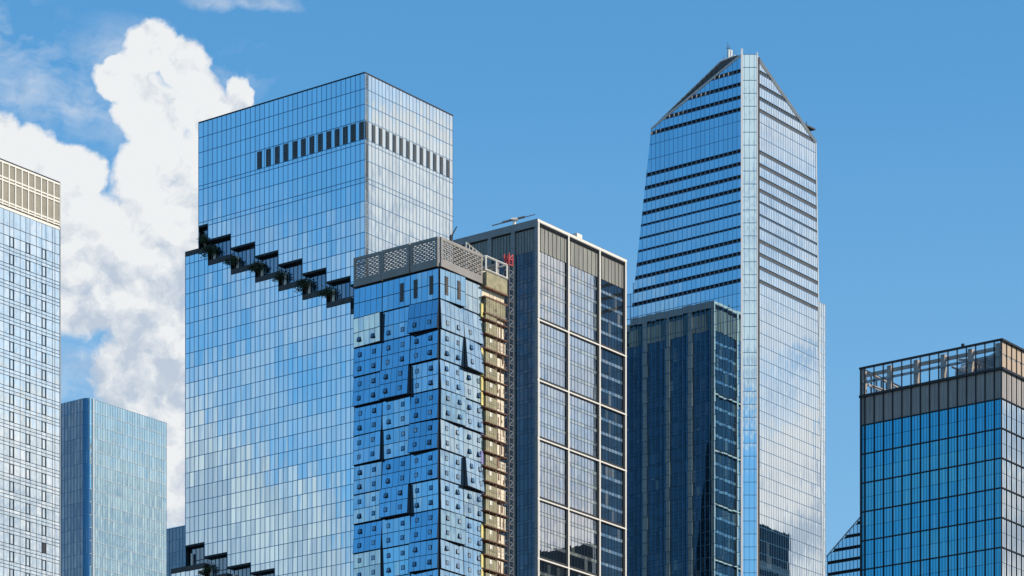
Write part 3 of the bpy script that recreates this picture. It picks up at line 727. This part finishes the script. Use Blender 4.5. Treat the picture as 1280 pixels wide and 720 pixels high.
tank = Acc(); 
def drum(acc, x, y, z0, z1, r, n=20, dome=1.5):
    acc.bar((x,y,z0), (x,y,z1), r, n); acc.bar((x,y,z1), (x,y,z1+dome), (r, r*.25), n)
drum(tank, 9, 15.5, zl1-.4, zt-3.2, 2.6)
tank.box(4, WB8-3, 1.6, 12.2, zl1-.4, zt-2.6)
for k in range(9): tank.box(3.85, 4, 1.7+k*1.15, 2.5+k*1.15, zl1+.3, zt-3.0)
for y0_, y1_ in ((DA-13, DA-3), (DA-26, DA-17)):
    tank.box(5, WB8-4, y0_, y1_, zl1-.4, zl1+2.2)
for k in range(12): beam.bar((3.2, 2+k*.95, zl1), (3.2, 2+k*.95, zt-3.0-(k%3)*.8), .12, 4)
for z_ in (zl1+2, zl1+4, zt-3): beam.bar((3.2, 1.5, z_), (3.2, 13.5, z_), .14, 4)
hat = Acc()
for y_ in (24, 33): hat.bar((8,y_,zl1-.4), (8,y_,zl1+1.7), (4.0,.3), 12)
lamp = Acc(); lamp.box(.4,1.0, S.u(A,1)*0+O.u(A,1202)-.35, O.u(A,1202)+.35, zt, zt+1.1); lamp.box(.3,1.3,O.u(A,1200)-1.2,O.u(A,1200)+.5,zt+.1,zt+.35)
gl.build('glass_facade', G_office, O.e); tag(gb.build('glass_facade', G_crystal, O.e), 'pale blue right wall glass', None); mu.build('mullion_grid', M_mull, O.e); fin.build('fin_grid', M_blackfin, O.e)
pan.build('louvre_panel', M_graypan, O.e); cg = cage.build('cage_rail', M_graypan, O.e); clear.build('cage_glazing', mclear, O.e); beam.build('cage_column', M_tan, O.e); core.build('inner_wall', M_core, O.e); rf.build('roof', M_roof, O.e)
tank.build('cooling_tower', M_louver, O.e); hat.build('vent_cone', M_tan, O.e); lamp.build('parapet_beacon', M_black, O.e)

# ------------------------------------------------------------------ small slant-topped tower far behind it
Q = Bld('slant_topped_tower', 'far blue glass tower with a slanted top, half hidden behind the cage-crowned tower', 'skyscraper', 1100, 1180)
A = Q.A; gl, mu, core = Acc(), Acc(), Acc()
l0 = Q.uz(A, 1033, 696); l1 = Q.uz(A, 1080, 641); l2 = Q.uz(A, 1033.5, 720)
pol = [(0,0), (l0[0],0), l0, l1, (0, l1[1]+.6*l1[0]*(l1[1]-l0[1])/(l0[0]-l1[0]))]
zs = []; sl_ = []
for y in (654, 668.8, 683.5, 698, 712.5): zq = Q.uz(A, 1070, y)[1]; zs += [zq-.55, zq+.55]; sl_.append(zq-.55)
dzq = (Q.uz(A,1070,698)[1]-Q.uz(A,1070,712.5)[1]); zq = zs[-2]
for k in range(60):
    zq -= dzq
    if zq < 2: break
    zs += [zq, zq+1.1]; sl_.append(zq)
zs = sorted([0]+zs+[Q.uz(A,1070,600)[1]])
uq = [1.6*i for i in range(40)]
curtain(A, pol, uq, zs, gl, mu, mw=.12, hw=.1, pick=lambda i, j: None if any(abs(zs[j]-s) < 1e-6 for s in sl_) else gl)
for i in range(len(pol)):
    pass
A.prism(core, pol, -30, -.8); gl.build('glass_facade', G_crystal, Q.e); mu.build('mullion_grid', M_mull, Q.e); core.build('inner_wall', M_core, Q.e)
tr = Acc(); tr.bar(A.P(*l0,.1), A.P(*l1,.1), .25, 4); tr.build('edge_trim', M_silver, Q.e)

# ------------------------------------------------------------------ residential tower at the left edge
H = Bld('pale_residential_tower', 'bright pale glass apartment tower with a beige panelled crown at the left edge', 'apartment tower', -62, 560)
B = H.B; WH = H.u(B, 74.6)
gl, mu, bei, cre, core, win, rf = [Acc() for _ in range(7)]
def zB(px, py): return H.uz(B, px, py)[1]
zt = zB(74, 228.6); zm = zB(74, 250.8); zb = zB(74, 279.5); zg = zB(74, 287.2)
v74 = [zB(74, y) for y in (287.2, 306.5, 318.5)]
# pane columns: 20.3 photo px per group at this distance
grp = (H.u(B, 57.5)-H.u(B, 37.5)); uc = []; narrow = []
u0 = H.u(B, 57.5); k = 0
while u0 - k*grp > -grp:
    b_ = u0-k*grp; uc += [b_, b_-.26*grp, b_-.61*grp]; narrow.append((b_-.26*grp, b_)); k += 1
uc += [u0+.40*grp, u0+.56*grp, WH, 0]; uc = sorted(set([x for x in uc if 0 <= x <= WH]))
fl1 = (zB(71, 600)-zB(71, 686))/4
zs = [zg, v74[1], v74[2]]; z = v74[2]; nz = []
while z > fl1:
    zs += [z-fl1*.60, z-fl1*.80, z-fl1]; nz.append((z-fl1*.60, z)); z -= fl1
zs = sorted([0]+zs)
curtain(B, R4(0, WH, 0, zg), uc, zs, gl, mu, mw=.05, md=.04, hw=.07, hd=.05)
for a, b in narrow:
    for z0, z1 in nz:
        if a < 0: continue
        for (x0, x1, y0, y1) in ((a,a+.10,z0,z1),(b-.15,b,z0,z1),(a,b,z0,z0+.09),(a,b,z1-.09,z1)): B.rect(win, x0, x1, y0, y1, .0, .12)
opn = Acc(); ox = [n for n in narrow if abs(n[1]-u0) < .01][0]; zo = zB(55, 681); n_ = min(nz, key=lambda q: abs((q[0]+q[1])/2-zo)); B.rect(opn, ox[0]+.1, ox[1]-.1, n_[0]+.1, n_[1]-.1, .0, .06); 
pb = (WH-.4)/(.40*grp*1.0); wp = .398*grp; k = 0; u = WH
B.rect(bei, 0, WH, zb, zt, -.3, -.08)
while u > 0:
    B.rect(cre, u-.13, u+.13 if u < WH else WH, zb-.5, zt-.25, -.3, .16)
    n = 5
    for j in range(n): B.rect(bei, u-wp+.2+j*(wp-.3)/n, u-wp+.2+(j+.55)*(wp-.3)/n, zb+.2, zt-.5, -.1, -.0)
    u -= wp
for z, h in ((zt-.25,.18),(zm+.28,.14),(zm-.28,.14),(zb+.20,.14),(zb-.25,.12)): B.rect(cre, 0, WH, z-h, z+h, -.3, .10)
B.rect(cre, 0, WH, zg, zb-.6, -.3, -.02); B.rect(cre, 0, WH, zg-.001+.0, zg+.35, -.02, .03)
B.rect(rf, 0, WH, zt-.02, zt+.16, -.4, .14)
core.box(.1, WH-.1, .35, 26, 0, zt-1.5)
AH = H.A; CH = Face((WH,0),(0,1),(1,0)); 
for Fc, wd in ((AH, 26), (CH, 26)):
    curtain(Fc, R4(0, wd, 0, zg), lin(0, wd, 14), zs, gl, mu, mw=.1); Fc.rect(bei, 0, wd, zg, zt, -.3, -.02)
edgeb = Acc(); edgeb.box(WH-.02, WH+.22, -.05, .5, 0, zt)
gl.build('glass_facade', G_res, H.e); mu.build('mullion_grid', M_mull, H.e); wo = win.build('casement_frame', M_mull, H.e); bei.build('crown_panel', M_beige, H.e); cre.build('crown_frame', M_cream, H.e); core.build('inner_wall', M_core, H.e); rf.build('parapet_cap', M_mull, H.e)
tag(opn.build('window', M_black, H.e), 'single open dark window near the lower right', None); edgeb.build('corner_trim', M_louver, H.e)

# ------------------------------------------------------------------ round-cornered tower, lower left
J = Bld('rounded_corner_tower', 'lower teal glass tower with rounded near corner and pale vertical fins', 'office tower', 110, 1080)
r = 2.3; D2_ = 34; W2 = J.u(J.B, 208); zt = J.z(496.5); fl2 = 16.2/FPX*J.Y
AJ = Face((0,0),(0,1),(-1,0)); BJ = Face((0,0),(1,0),(0,-1))
gl, gd, mu, fin, core, rf = [Acc() for _ in range(6)]
zs = [zt-fl2*i for i in range(int(zt/fl2)+1)][::-1]
uA = lin(r, D2_, 22); uB = lin(r, W2, 30)
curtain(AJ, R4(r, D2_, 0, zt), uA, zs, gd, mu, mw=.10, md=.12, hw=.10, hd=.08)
curtain(BJ, R4(r, W2, 0, zt), uB, zs, gl, fin, mw=.07, md=.12, hw=.16, hd=.12)
na = 6
for k in range(na):
    t0, t1 = math.pi/2*k/na, math.pi/2*(k+1)/na
    p0 = (r-r*math.cos(t0), r-r*math.sin(t0)); p1 = (r-r*math.cos(t1), r-r*math.sin(t1)); dv = Vector(p1)-Vector(p0)
    Fk = Face(p0, dv, (-(math.cos((t0+t1)/2)), -(math.sin((t0+t1)/2)))); L_ = dv.length
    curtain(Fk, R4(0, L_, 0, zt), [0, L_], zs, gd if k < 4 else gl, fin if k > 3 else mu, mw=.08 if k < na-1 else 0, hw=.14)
BJ.rect(fin, r-.35, r+.25, 0, zt, -.1, .45)
for Fc, wd in ((Face((W2,0),(0,1),(1,0)), D2_), (Face((0,D2_),(1,0),(0,1)), W2)): curtain(Fc, R4(0, wd, 0, zt), lin(0, wd, 10), zs[::2], gd, mu)
core.box(.4, W2-.3, 1.5, D2_-.3, 0, zt-.6); core.box(1.5, W2-.3, .4, 2, 0, zt-.6); rf.box(.6, W2-.3, .6, D2_-.3, zt-.6, zt-.3)
gl.build('glass_facade', G_back, J.e); tag(gd.build('glass_facade', G_backdk, J.e), 'left wall glass with its shade put into the navy tint', None); mu.build('mullion_grid', M_mullblue, J.e); fin.build('vertical_fin', M_silver, J.e); core.build('inner_wall', M_core, J.e); rf.build('roof', M_roof, J.e)  # left wall uses a darker copy of the glass, shade in the tint

# ------------------------------------------------------------------ small navy block between
Z3 = Bld('navy_block', 'small navy blue glass block peeping out left of the terraced mirror tower', 'office tower', 262, 1150)
A = Z3.A; zt = Z3.uz(A, 232, 657)[1]; D3 = Z3.u(A, 195)
gl, mu, core = Acc(), Acc(), Acc()
zs = [zt-4.4*i for i in range(int(zt/4.4)+1)][::-1]
curtain(A, R4(0, D3, 0, zt), lin(0, D3, 16), zs, gl, mu, mw=.10, hw=.12); curtain(Z3.B, R4(0, 20, 0, zt), lin(0, 20, 10), zs, gl, mu, mw=.1, hw=.12); core.box(.3, 20, .3, D3-.3, 0, zt-.3)
A.rect(mu, 0, D3, zt-.2, zt+.15, -.5, .15)
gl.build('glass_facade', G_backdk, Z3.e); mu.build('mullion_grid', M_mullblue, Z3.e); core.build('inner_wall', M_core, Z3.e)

# ------------------------------------------------------------------ tower of folded panels, still under construction
F5 = Bld('folded_panel_tower', 'blue tower clad in tilted glass panels, its right end still under construction', 'tower', 549, 640)
A, B = F5.A, F5.B
cA = [0, F5.u(A, 514), F5.u(A, 478.5), F5.u(A, 443)]; cB = [0, F5.u(B, 578), F5.u(B, 602)]; uE = F5.u(B, 637)
fz = 18.75/FPX*F5.Y
zS1 = F5.z(296); zS0 = F5.z(333); zM = F5.z(373.5)
core, gl5, md_, mull5, scr, scrf = [Acc() for _ in range(6)]
core.box(.5, cB[2]-.2, .5, cA[3]-.3, 0, zS0+.4)
# perforated screens: staggered short bars inside a solid rim, one panel per module column
def screen(Fc, u0, u1, z0, z1, d, tilt, nu, rowsn, part):
    a = Acc(); rim = .9
    u0 += .12; u1 -= .12
    Fc.rect(a, u0, u1, z1-.55, z1, d-.25, d+tilt); Fc.rect(a, u0, u1, z0, z0+1.55, d-.25, d+tilt)
    Fc.rect(a, u0, u0+.5, z0+1.5, z1-.5, d-.25, d+tilt); Fc.rect(a, u1-.5, u1, z0+1.5, z1-.5, d-.25, d+tilt)
    zz0, zz1 = z0+1.55, z1-.55; hh = (zz1-zz0)/rowsn
    for j in range(rowsn):
        zc_ = zz0+hh*(j+.5)
        Fc.rect(a, u0+.4, u1-.4, zc_+hh*.20, zc_+hh*.5, d-.12, d+tilt-.05)
        w_ = (u1-u0)/nu
        for i in range(nu+1):
            c_ = u0+w_*(i+(.5 if j % 2 else 0))
            a0_, a1_ = max(c_-w_*.13, u0+.3), min(c_+w_*.13, u1-.3)
            if a1_ > a0_: Fc.rect(a, a0_, a1_, zc_-hh*.5, zc_+hh*.25, d-.10, d+tilt-.08)
    return a.build(part, M_screen, F5.e)
for k, (a, b) in enumerate(zip(cA[:-1], cA[1:])): screen(A, a, b, zS0, zS1, .2+.15*(k % 2), .22, 6, 10, 'crown_screen')
screen(B, 0, cB[2]-.1, zS0, zS1-.01, .2, .22, 9, 9, 'crown_screen')
# far screens, seen through the perforations
screen(Face((cB[2]+6,0),(0,1),(1,0)), 0, cA[3], zS0, zS1-.02, -.2, .22, 16, 9, 'crown_screen')
rs = Acc(); rs.box(.3, cB[2]+6, .3, cA[3], zS0+.3, zS0+.8); rs.box(3, cB[2], 3, 8, zS0+.8, zS1-3.5); rs.build('roof', M_conc, F5.e)
# mechanical storey, then modules two storeys high; tilts copied from the photo: (left, right) and (bottom, top) push-outs
def module(Fc, u0, u1, z0, z1, nf, dl, dr, db, dt, nw, blank=(), name='facade_module', mech=False, ncol=5, wx=None, label=None):
    """box with a tilted outer face; dl/dr/db/dt are metres its left/right/bottom/top edges stand out (left = smaller u)"""
    e0 = .07; a, b, c, d = u0+e0, u1-e0, z0+e0, z1-e0
    dl, dr = .70*dl, .70*dr; db, dt = .95*db+.12, .8*dt
    f = lambda u, z: (dl+(dr-dl)*(u-a)/(b-a)) + (db+(dt-db)*(z-c)/(d-c)) + .1
    g_ = Acc(); m_ = Acc()
    us = lin(a, b, ncol); zs_ = lin(c, d, nf)
    for i in range(ncol):
        for j in range(nf):
            q = [(us[i],zs_[j]),(us[i+1],zs_[j]),(us[i+1],zs_[j+1]),(us[i],zs_[j+1])]
            P = [Fc.P(u, z, f(u, z)) for u, z in q]; uvq = [(0,0),(1,0),(1,1),(0,1)]
            if Fc.sg < 0: P = P[::-1]; uvq = uvq[::-1]
            g_.poly(P, uvq)
    # returns
    for (p, q) in (((a,c),(b,c)),((b,c),(b,d)),((b,d),(a,d)),((a,d),(a,c))):
        P = [Fc.P(*p, -.6), Fc.P(*q, -.6), Fc.P(*q, f(*q)), Fc.P(*p, f(*p))]
        if Fc.sg < 0: P = P[::-1]
        m_.poly(P)
    for u in us: m_.bar(Fc.P(u, c, f(u, c)), Fc.P(u, d, f(u, d)), .045, 4)
    for z in zs_: m_.bar(Fc.P(a, z, f(a, z)), Fc.P(b, z, f(b, z)), .07, 4)
    o = g_.build(name, G_fold, F5.e)
    if label: o['label'] = label
    m_.build('panel_frame', M_mull, o)
    if mech:
        v = Acc()
        for x in mech:
            uu = a+(b-a)*x; 
            for s_ in range(9): zz = c+(d-c)*(.18+.07*s_); q=[(uu-.45,zz),(uu+.45,zz),(uu+.45,zz+(d-c)*.055),(uu-.45,zz+(d-c)*.055)]; Fc.prism(v, q, f(uu,zz)-.2, f(uu,zz)+.12)
        v.build('vent_louvre', M_bronze, o)
    else:
        for j in range(nf):
            for i in range(nw):
                if (i, j) in blank: continue
                uu = a+(b-a)*(wx[i] if wx else (i+.5)/nw)+random.uniform(-.05,.05); zz = zs_[j]+(zs_[j+1]-zs_[j])*.50
                op = random.choice([.0,.0,.06,.14,.22,.30]); w_, h_ = .42, .46
                wn_ = Acc(); pn = Acc()
                B0 = [(-w_,-h_),(w_,-h_),(w_,h_),(-w_,h_)]
                base = [Fc.P(uu+x, zz+y, f(uu,zz)+.01) for x, y in B0]; outr = [Fc.P(uu+x, zz+y, f(uu,zz)+.07+(op if y < 0 else 0)) for x, y in B0]
                for s in range(4): t_ = (s+1) % 4; wn_.poly([base[s], base[t_], outr[t_], outr[s]])
                for s in range(4): t_ = (s+1) % 4; ctr = sum(outr, Vector())/4; wn_.poly([outr[s], outr[t_], outr[t_]+(ctr-outr[t_])*.22, outr[s]+(ctr-outr[s])*.22])
                inn_ = [q+(ctr-q)*.22 for q in outr]; 
                wo_ = wn_.build('window', M_blackfin, o)
                wo_.data.materials.append(G_recess)
                k0 = len(wo_.data.polygons); 
                pn.poly(inn_ if Fc.sg > 0 else inn_[::-1], [(0,0),(1,0),(1,1),(0,1)]); pass
                # the pane belongs to the window mesh
                me = wo_.data; vs = [tuple(v.co) for v in me.vertices]; fs = [tuple(p.vertices) for p in me.polygons]
                n0 = len(vs); vs += [tuple(p) for p in (inn_ if Fc.sg > 0 else inn_[::-1])]; fs.append((n0,n0+1,n0+2,n0+3))
                me2 = bpy.data.meshes.new('window'); me2.from_pydata(vs, [], fs); me2.materials.append(M_blackfin); me2.materials.append(G_recess); me2.polygons[-1].material_index = 1
                ca = me2.color_attributes.new('rnd','FLOAT_COLOR','CORNER'); rr = (random.random(), random.random(), random.random()*.9 if random.random() < .8 else 1.0); ca.data.foreach_set('color', [c_ for _ in range(len(me2.loops)) for c_ in (*rr, 1)]); me2.uv_layers.new(name='pane')
                wo_.data = me2; bpy.data.meshes.remove(me)
    return o
# mechanical row
module(A, cA[0], cA[1], zM, zS0-.3, 2, 0,.1,0,.1, 0, mech=(.25,.82), name="plant_storey_module")
module(A, cA[1], cA[2], zM, zS0-.3, 2, .1,0,0,0, 0, mech=(.3,), name="plant_storey_module")
module(A, cA[2], cA[3], zM, zS0-.3, 2, 0,.1,0,0, 0, name="plant_storey_module")
module(B, cB[0], cB[1], zM, zS0-.3, 2, .0,.9,0,.1, 0, mech=(.25,.75), name='plant_storey_module'); module(B, cB[1], cB[2], zM, zS0-.3, 2, 0,.0,0,0, 0, name='plant_storey_module', ncol=4)
H2 = 2*fz
# per row: three left-wall modules then two right-wall modules, each (dl, dr, db, dt)
T0 = (0,0,0,0)
rowsM = [
 [(.1,.7,.1,.4), (0,.1,0,0), (.9,.1,.5,0),   (.1,.1,.3,.1), (0,0,.4,0)],
 [(0,.1,.3,.1), (0,.1,.3,.1), (.1,.2,.3,.0), (.1,.3,.0,.2), (.9,.1,.5,.1)],
 [(.1,.3,.4,.1), (1.0,.8,.5,.2), (0,.1,0,0), (0,.2,.3,0), (0,0,.1,0)],
 [(0,.1,.2,0), (0,.1,0,.1), (.1,0,.4,0), (.1,.9,.1,.3), (0,.1,.3,0)],
 [(.1,.6,.3,.2), (0,0,0,.1), (.9,.1,.4,0), (.1,0,.2,.1), (0,.1,.1,0)],
 [(0,.1,.2,.1), (0,0,.3,0), (0,.1,.3,.1), (0,.1,.1,.1), (.9,.2,.5,.1)],
 [(.2,.4,.1,.1), (1.0,.9,.4,.2), (0,.1,-.1,.1), (.1,0,.2,.1), (0,.1,.2,.1)],
 [(0,.1,.4,0), (0,0,.1,.2), (0,.1,.4,0), (.1,.9,.1,.2), (0,.1,.1,.1)],
 [(.1,.5,.1,.3), (.1,.1,-.2,.1), (.9,.1,.3,.1), (.1,0,.2,.1), (0,0,.2,.1)],
 [(0,.1,.3,.1), (.8,.1,.3,.1), (.1,.2,.1,0), (0,.1,.1,.1), (.8,.1,.3,.1)],
]
z1 = zM; r_i = 0
while z1 > zM-10*H2+.1:
    t_ = rowsM[r_i]
    bl = ((0,1),(1,1)) if r_i == 0 else ()
    for k, t4 in zip((0,1,2), (t_[2], t_[1], t_[0])): module(A, cA[k], cA[k+1], z1-H2, z1, 2, t4[1] if k else t4[1], t4[0], t4[2], t4[3], 2, blank=bl, wx=(.27,.78))
    module(B, cB[0], cB[1], z1-H2, z1, 2, *t_[3], 2, blank=bl, wx=(.27,.75))
    module(B, cB[1], cB[2], z1-H2, z1, 2, *t_[4], 2 if r_i > 1 else 1, blank=bl, ncol=4, wx=(.3,.8))
    z1 -= H2; r_i += 1
lowm = Acc(); 
for Fc, a, b in ((A, 0, cA[3]), (B, 0, cB[2])): curtain(Fc, R4(a, b, 0, z1), lin(a, b, 12), lin(0, z1, 20), gl5, mull5)
for Fc, wd in ((Face((0,cA[3]),(1,0),(0,1)), cB[2]),): curtain(Fc, R4(0, wd, 0, zM), lin(0, wd, 8), lin(0, zM, 30), gl5, mull5)
gl5.build('glass_facade', G_fold, F5.e); mull5.build('mullion_grid', M_mull, F5.e); core.build('inner_wall', M_core, F5.e)
# the unfinished right end: slabs, sheathed boxes, exposed concrete
slab, wall, rust, ins, pur = [Acc() for _ in range(5)]
def prt(name, m, *r):
    a_ = Acc(); B.rect(a_, *r); return a_.build(name, m, F5.e)

uO = cB[2]; u623 = F5.u(B, 615); u631 = F5.u(B, 629.5); zTop = F5.uz(B, 605, 322)[1]
lev = []; z = F5.uz(B, 612, 402)[1]; fo = 17.7*1.045/FPX*F5.Y*1.0; fo = fz
while z > fo: lev.append(z); z -= fo
topz = lev[0]
wall.box(uO+.2, u631-.3, 1.2, cA[3]-2, 0, zTop-2)
for i, z in enumerate(lev):
    prt('slab_edge', M_rust, uO-.1, u631+.2, z-.16, z+.02, -1.3, 1.0 if i % 2 else .85)
    if z < 10: continue
    bx_ = Acc(); 
    B.rect(bx_, uO+.35, u623+.5, z+.05, z+fo*.74, -.9, .85)
    o = bx_.build('sheathed_box', M_olive, F5.e)
    if 0 < i < 34:
        v = Acc(); s0 = uO+(u623-uO)*.42+random.uniform(-.2,.2); B.rect(v, s0, s0+.75, z+fo*.42, z+fo*.70, .84, .90); v.build('paper_notice', M_cream, o)
    prt('concrete_wall', M_conc, u623+.55, u631-random.uniform(0,.9), z+.03, z+fo*random.uniform(.62,.92), -.5, .55)
    for s_ in range(4): uu = u623+.7+random.uniform(0, (u631-u623)-1.0); B.rect(rust, uu, uu+random.uniform(.08,.3), z+random.uniform(0,1.2), z+fo*random.uniform(.4,.98), .5, .64)
    B.rect(rust, u623-.2, u623+.4, z+fo*.74, z+fo*.82, -.5, .95)
    if random.random() < .55: prt(*random.choice([('insulation_panel', M_yellow), ('insulation_panel', M_yellow), ('membrane_panel', M_purple)]), uO-.65, uO+.05, z+.2, z+fo*.95, -.3, .42)
# top part above the regular floors
zA = [F5.uz(B,605,y)[1] for y in (322,340,359,376,388,404)]
bx_ = Acc(); B.rect(bx_, uO+.35, u631-.1, zA[2]+.0, zA[1]-.2, -1, 1.0); bx_.build('sheathed_box', M_olive, F5.e)
bx_ = Acc(); B.rect(bx_, uO+.35, u631-.6, zA[4]-.6, zA[3]+.4, -1, .9); bx_.build('sheathed_box', M_olive, F5.e)
prt('concrete_wall', M_conc, uO, u631, zA[3]+.7, zA[2]-.3, -1, .1); prt('concrete_wall', M_conc, uO, u631, topz+.2, zA[4]-1.0, -1, .05)
for z in (zA[2]-.15, zA[3]+.55, zA[4]-.8): B.rect(rust, uO-.1, u631+.1, z-.15, z+.15, -1.2, 1.0)
fr5 = Acc()
for u in lin(uO+.3, u631, 2):
    for d in (.9, -4): fr5.bar(B.P(u, zA[1], d), B.P(u, zA[0], d), .22, 4)
for z in (zA[1]+.2, zA[0]):
    for d in (.9, -4): fr5.bar(B.P(uO+.3, z, d), B.P(u631, z, d), .22, 4)
    for u in (uO+.3, u631): fr5.bar(B.P(u, z, .9), B.P(u, z, -4), .2, 4)
for k in range(7): fr5.bar(B.P(uO-2.5+k*1.1, zA[0]+.4+ .9*(k % 2)*0, -2), B.P(uO-2.5+k*1.1, zA[0]+2.6-.25*k, -2), .10, 4)
fr5.bar(B.P(uO-2.5, zA[0]+2.6, -2), B.P(uO+4.1, zA[0]+1.1, -2), .14, 4)
wall.build('concrete_core', M_conc, F5.e); rust.build('scaffold_clutter', M_rust, F5.e)['kind'] = 'stuff'; fr5.build('steel_frame', M_cream, F5.e)
# construction hoist mast up the right edge
e = bpy.data.objects.new('hoist_mast', None); COL.objects.link(e); e.rotation_euler = (0,0,PHI)
hp = DR*(F5.u(B, 633.8)) - DL*.4; e.location = (F5.P0.x+hp.x, F5.P0.y+hp.y, 0); tag(e, 'lattice hoist mast with a red top on the unfinished end of the tower', 'hoist mast')
zh = (HOR-318)/FPX*(F5.P0.y+hp.y)+ZC; zr_ = (HOR-332)/FPX*(F5.P0.y+hp.y)+ZC
def lattice(acc, z0, z1, h=.72, st=1.25, r=.085):
    cs = [(-h,-h),(h,-h),(h,h),(-h,h)]
    for c_ in cs: acc.bar((*c_, z0), (*c_, z1), r*1.2, 4)
    n = int((z1-z0)/st); dzl = (z1-z0)/n
    for i in range(n):
        a = z0+i*dzl
        for k in range(4):
            p, q = cs[k], cs[(k+1) % 4]; acc.bar((*p, a), (*q, a), r*.8, 3); acc.bar((*p, a), (*q, a+dzl), r*.7, 3) if i % 2 else acc.bar((*q, a), (*p, a+dzl), r*.7, 3)
ac = Acc(); lattice(ac, zh*.45, zr_, r=.11); lattice(ac, 0, zh*.45, st=4); ac.build('lattice_mast', M_galv, e)
ac = Acc(); lattice(ac, zr_, zh, h=.62, st=.8, r=.12); ac.build('lattice_top', M_red, e)
ac = Acc()
for z in lev[::3]:
    if z > zh*.5: ac.bar((-3, .8, z), (-.6, .2, z), .09, 4)
ac.build('wall_tie', M_galv, e)
ac = Acc()
for k in range(6):
    u_ = uO+1+k*(u631-uO-1)/5.2; ac.bar(B.P(u_, lev[-1]+.5, 1.25), B.P(u_, topz+6, 1.25), .045, 3)
for z in lev[::2]: ac.bar(B.P(uO+.3, z+1.15, 1.2), B.P(u631+.2, z+1.15, 1.2), .04, 3)
ac.build('safety_cable', M_galv, F5.e)['kind'] = 'stuff'
# small derrick on the crown
e = bpy.data.objects.new('roof_derrick', None); COL.objects.link(e); zq = zS1; p0 = at(563.5, 300, 646); e.location = (p0.x, p0.y, p0.z); tag(e, 'tiny dark derrick above the perforated crown of the unfinished tower', 'derrick')
ac = Acc(); ac.bar((0,0,-1), (at(564,294,646)-p0), .3, 6); ac.build('post', M_black, e); ac = Acc(); ac.bar(at(563.6,296.5,646)-p0, at(571,283,646)-p0, (.16,.10), 5); ac.build('boom', M_black, e)

# ------------------------------------------------------------------ finned tower just outside the frame, mirrored in the glass
X = Bld('finned_tower', 'dark tower with pale fins, mirrored low in the glass of the pointed tower', 'office tower', 1405, 930)
A = X.A; X.e.location = (176, 938, 0)
gl, fn, core = Acc(), Acc(), Acc(); hX = 268
X.D = Face((0,0),(1,0),(0,1))
Xd = Face((0,26),(1,0),(0,1)); 
for Fc, wd in ((X.A, 26), (X.B, 30), (Xd, 30)):
    Fc.rect(core, 0, wd, 0, hX, -.4, 0)
    n = int(wd/1.8)
    for i in range(n+1): Fc.rect(fn, i*wd/n-.25, i*wd/n+.25, 0, hX-16, 0, .6)
    for k in range(18): Fc.rect(gl, 0, wd, hX-14-k*9, hX-11.5-k*9, 0, .2)
core.box(.4, 29.6, .4, 25.6, 0, hX)
fn.build('vertical_fin', M_frame, X.e); gl.build('spandrel_band', M_gridlouv, X.e); core.build('wall', M_core, X.e)
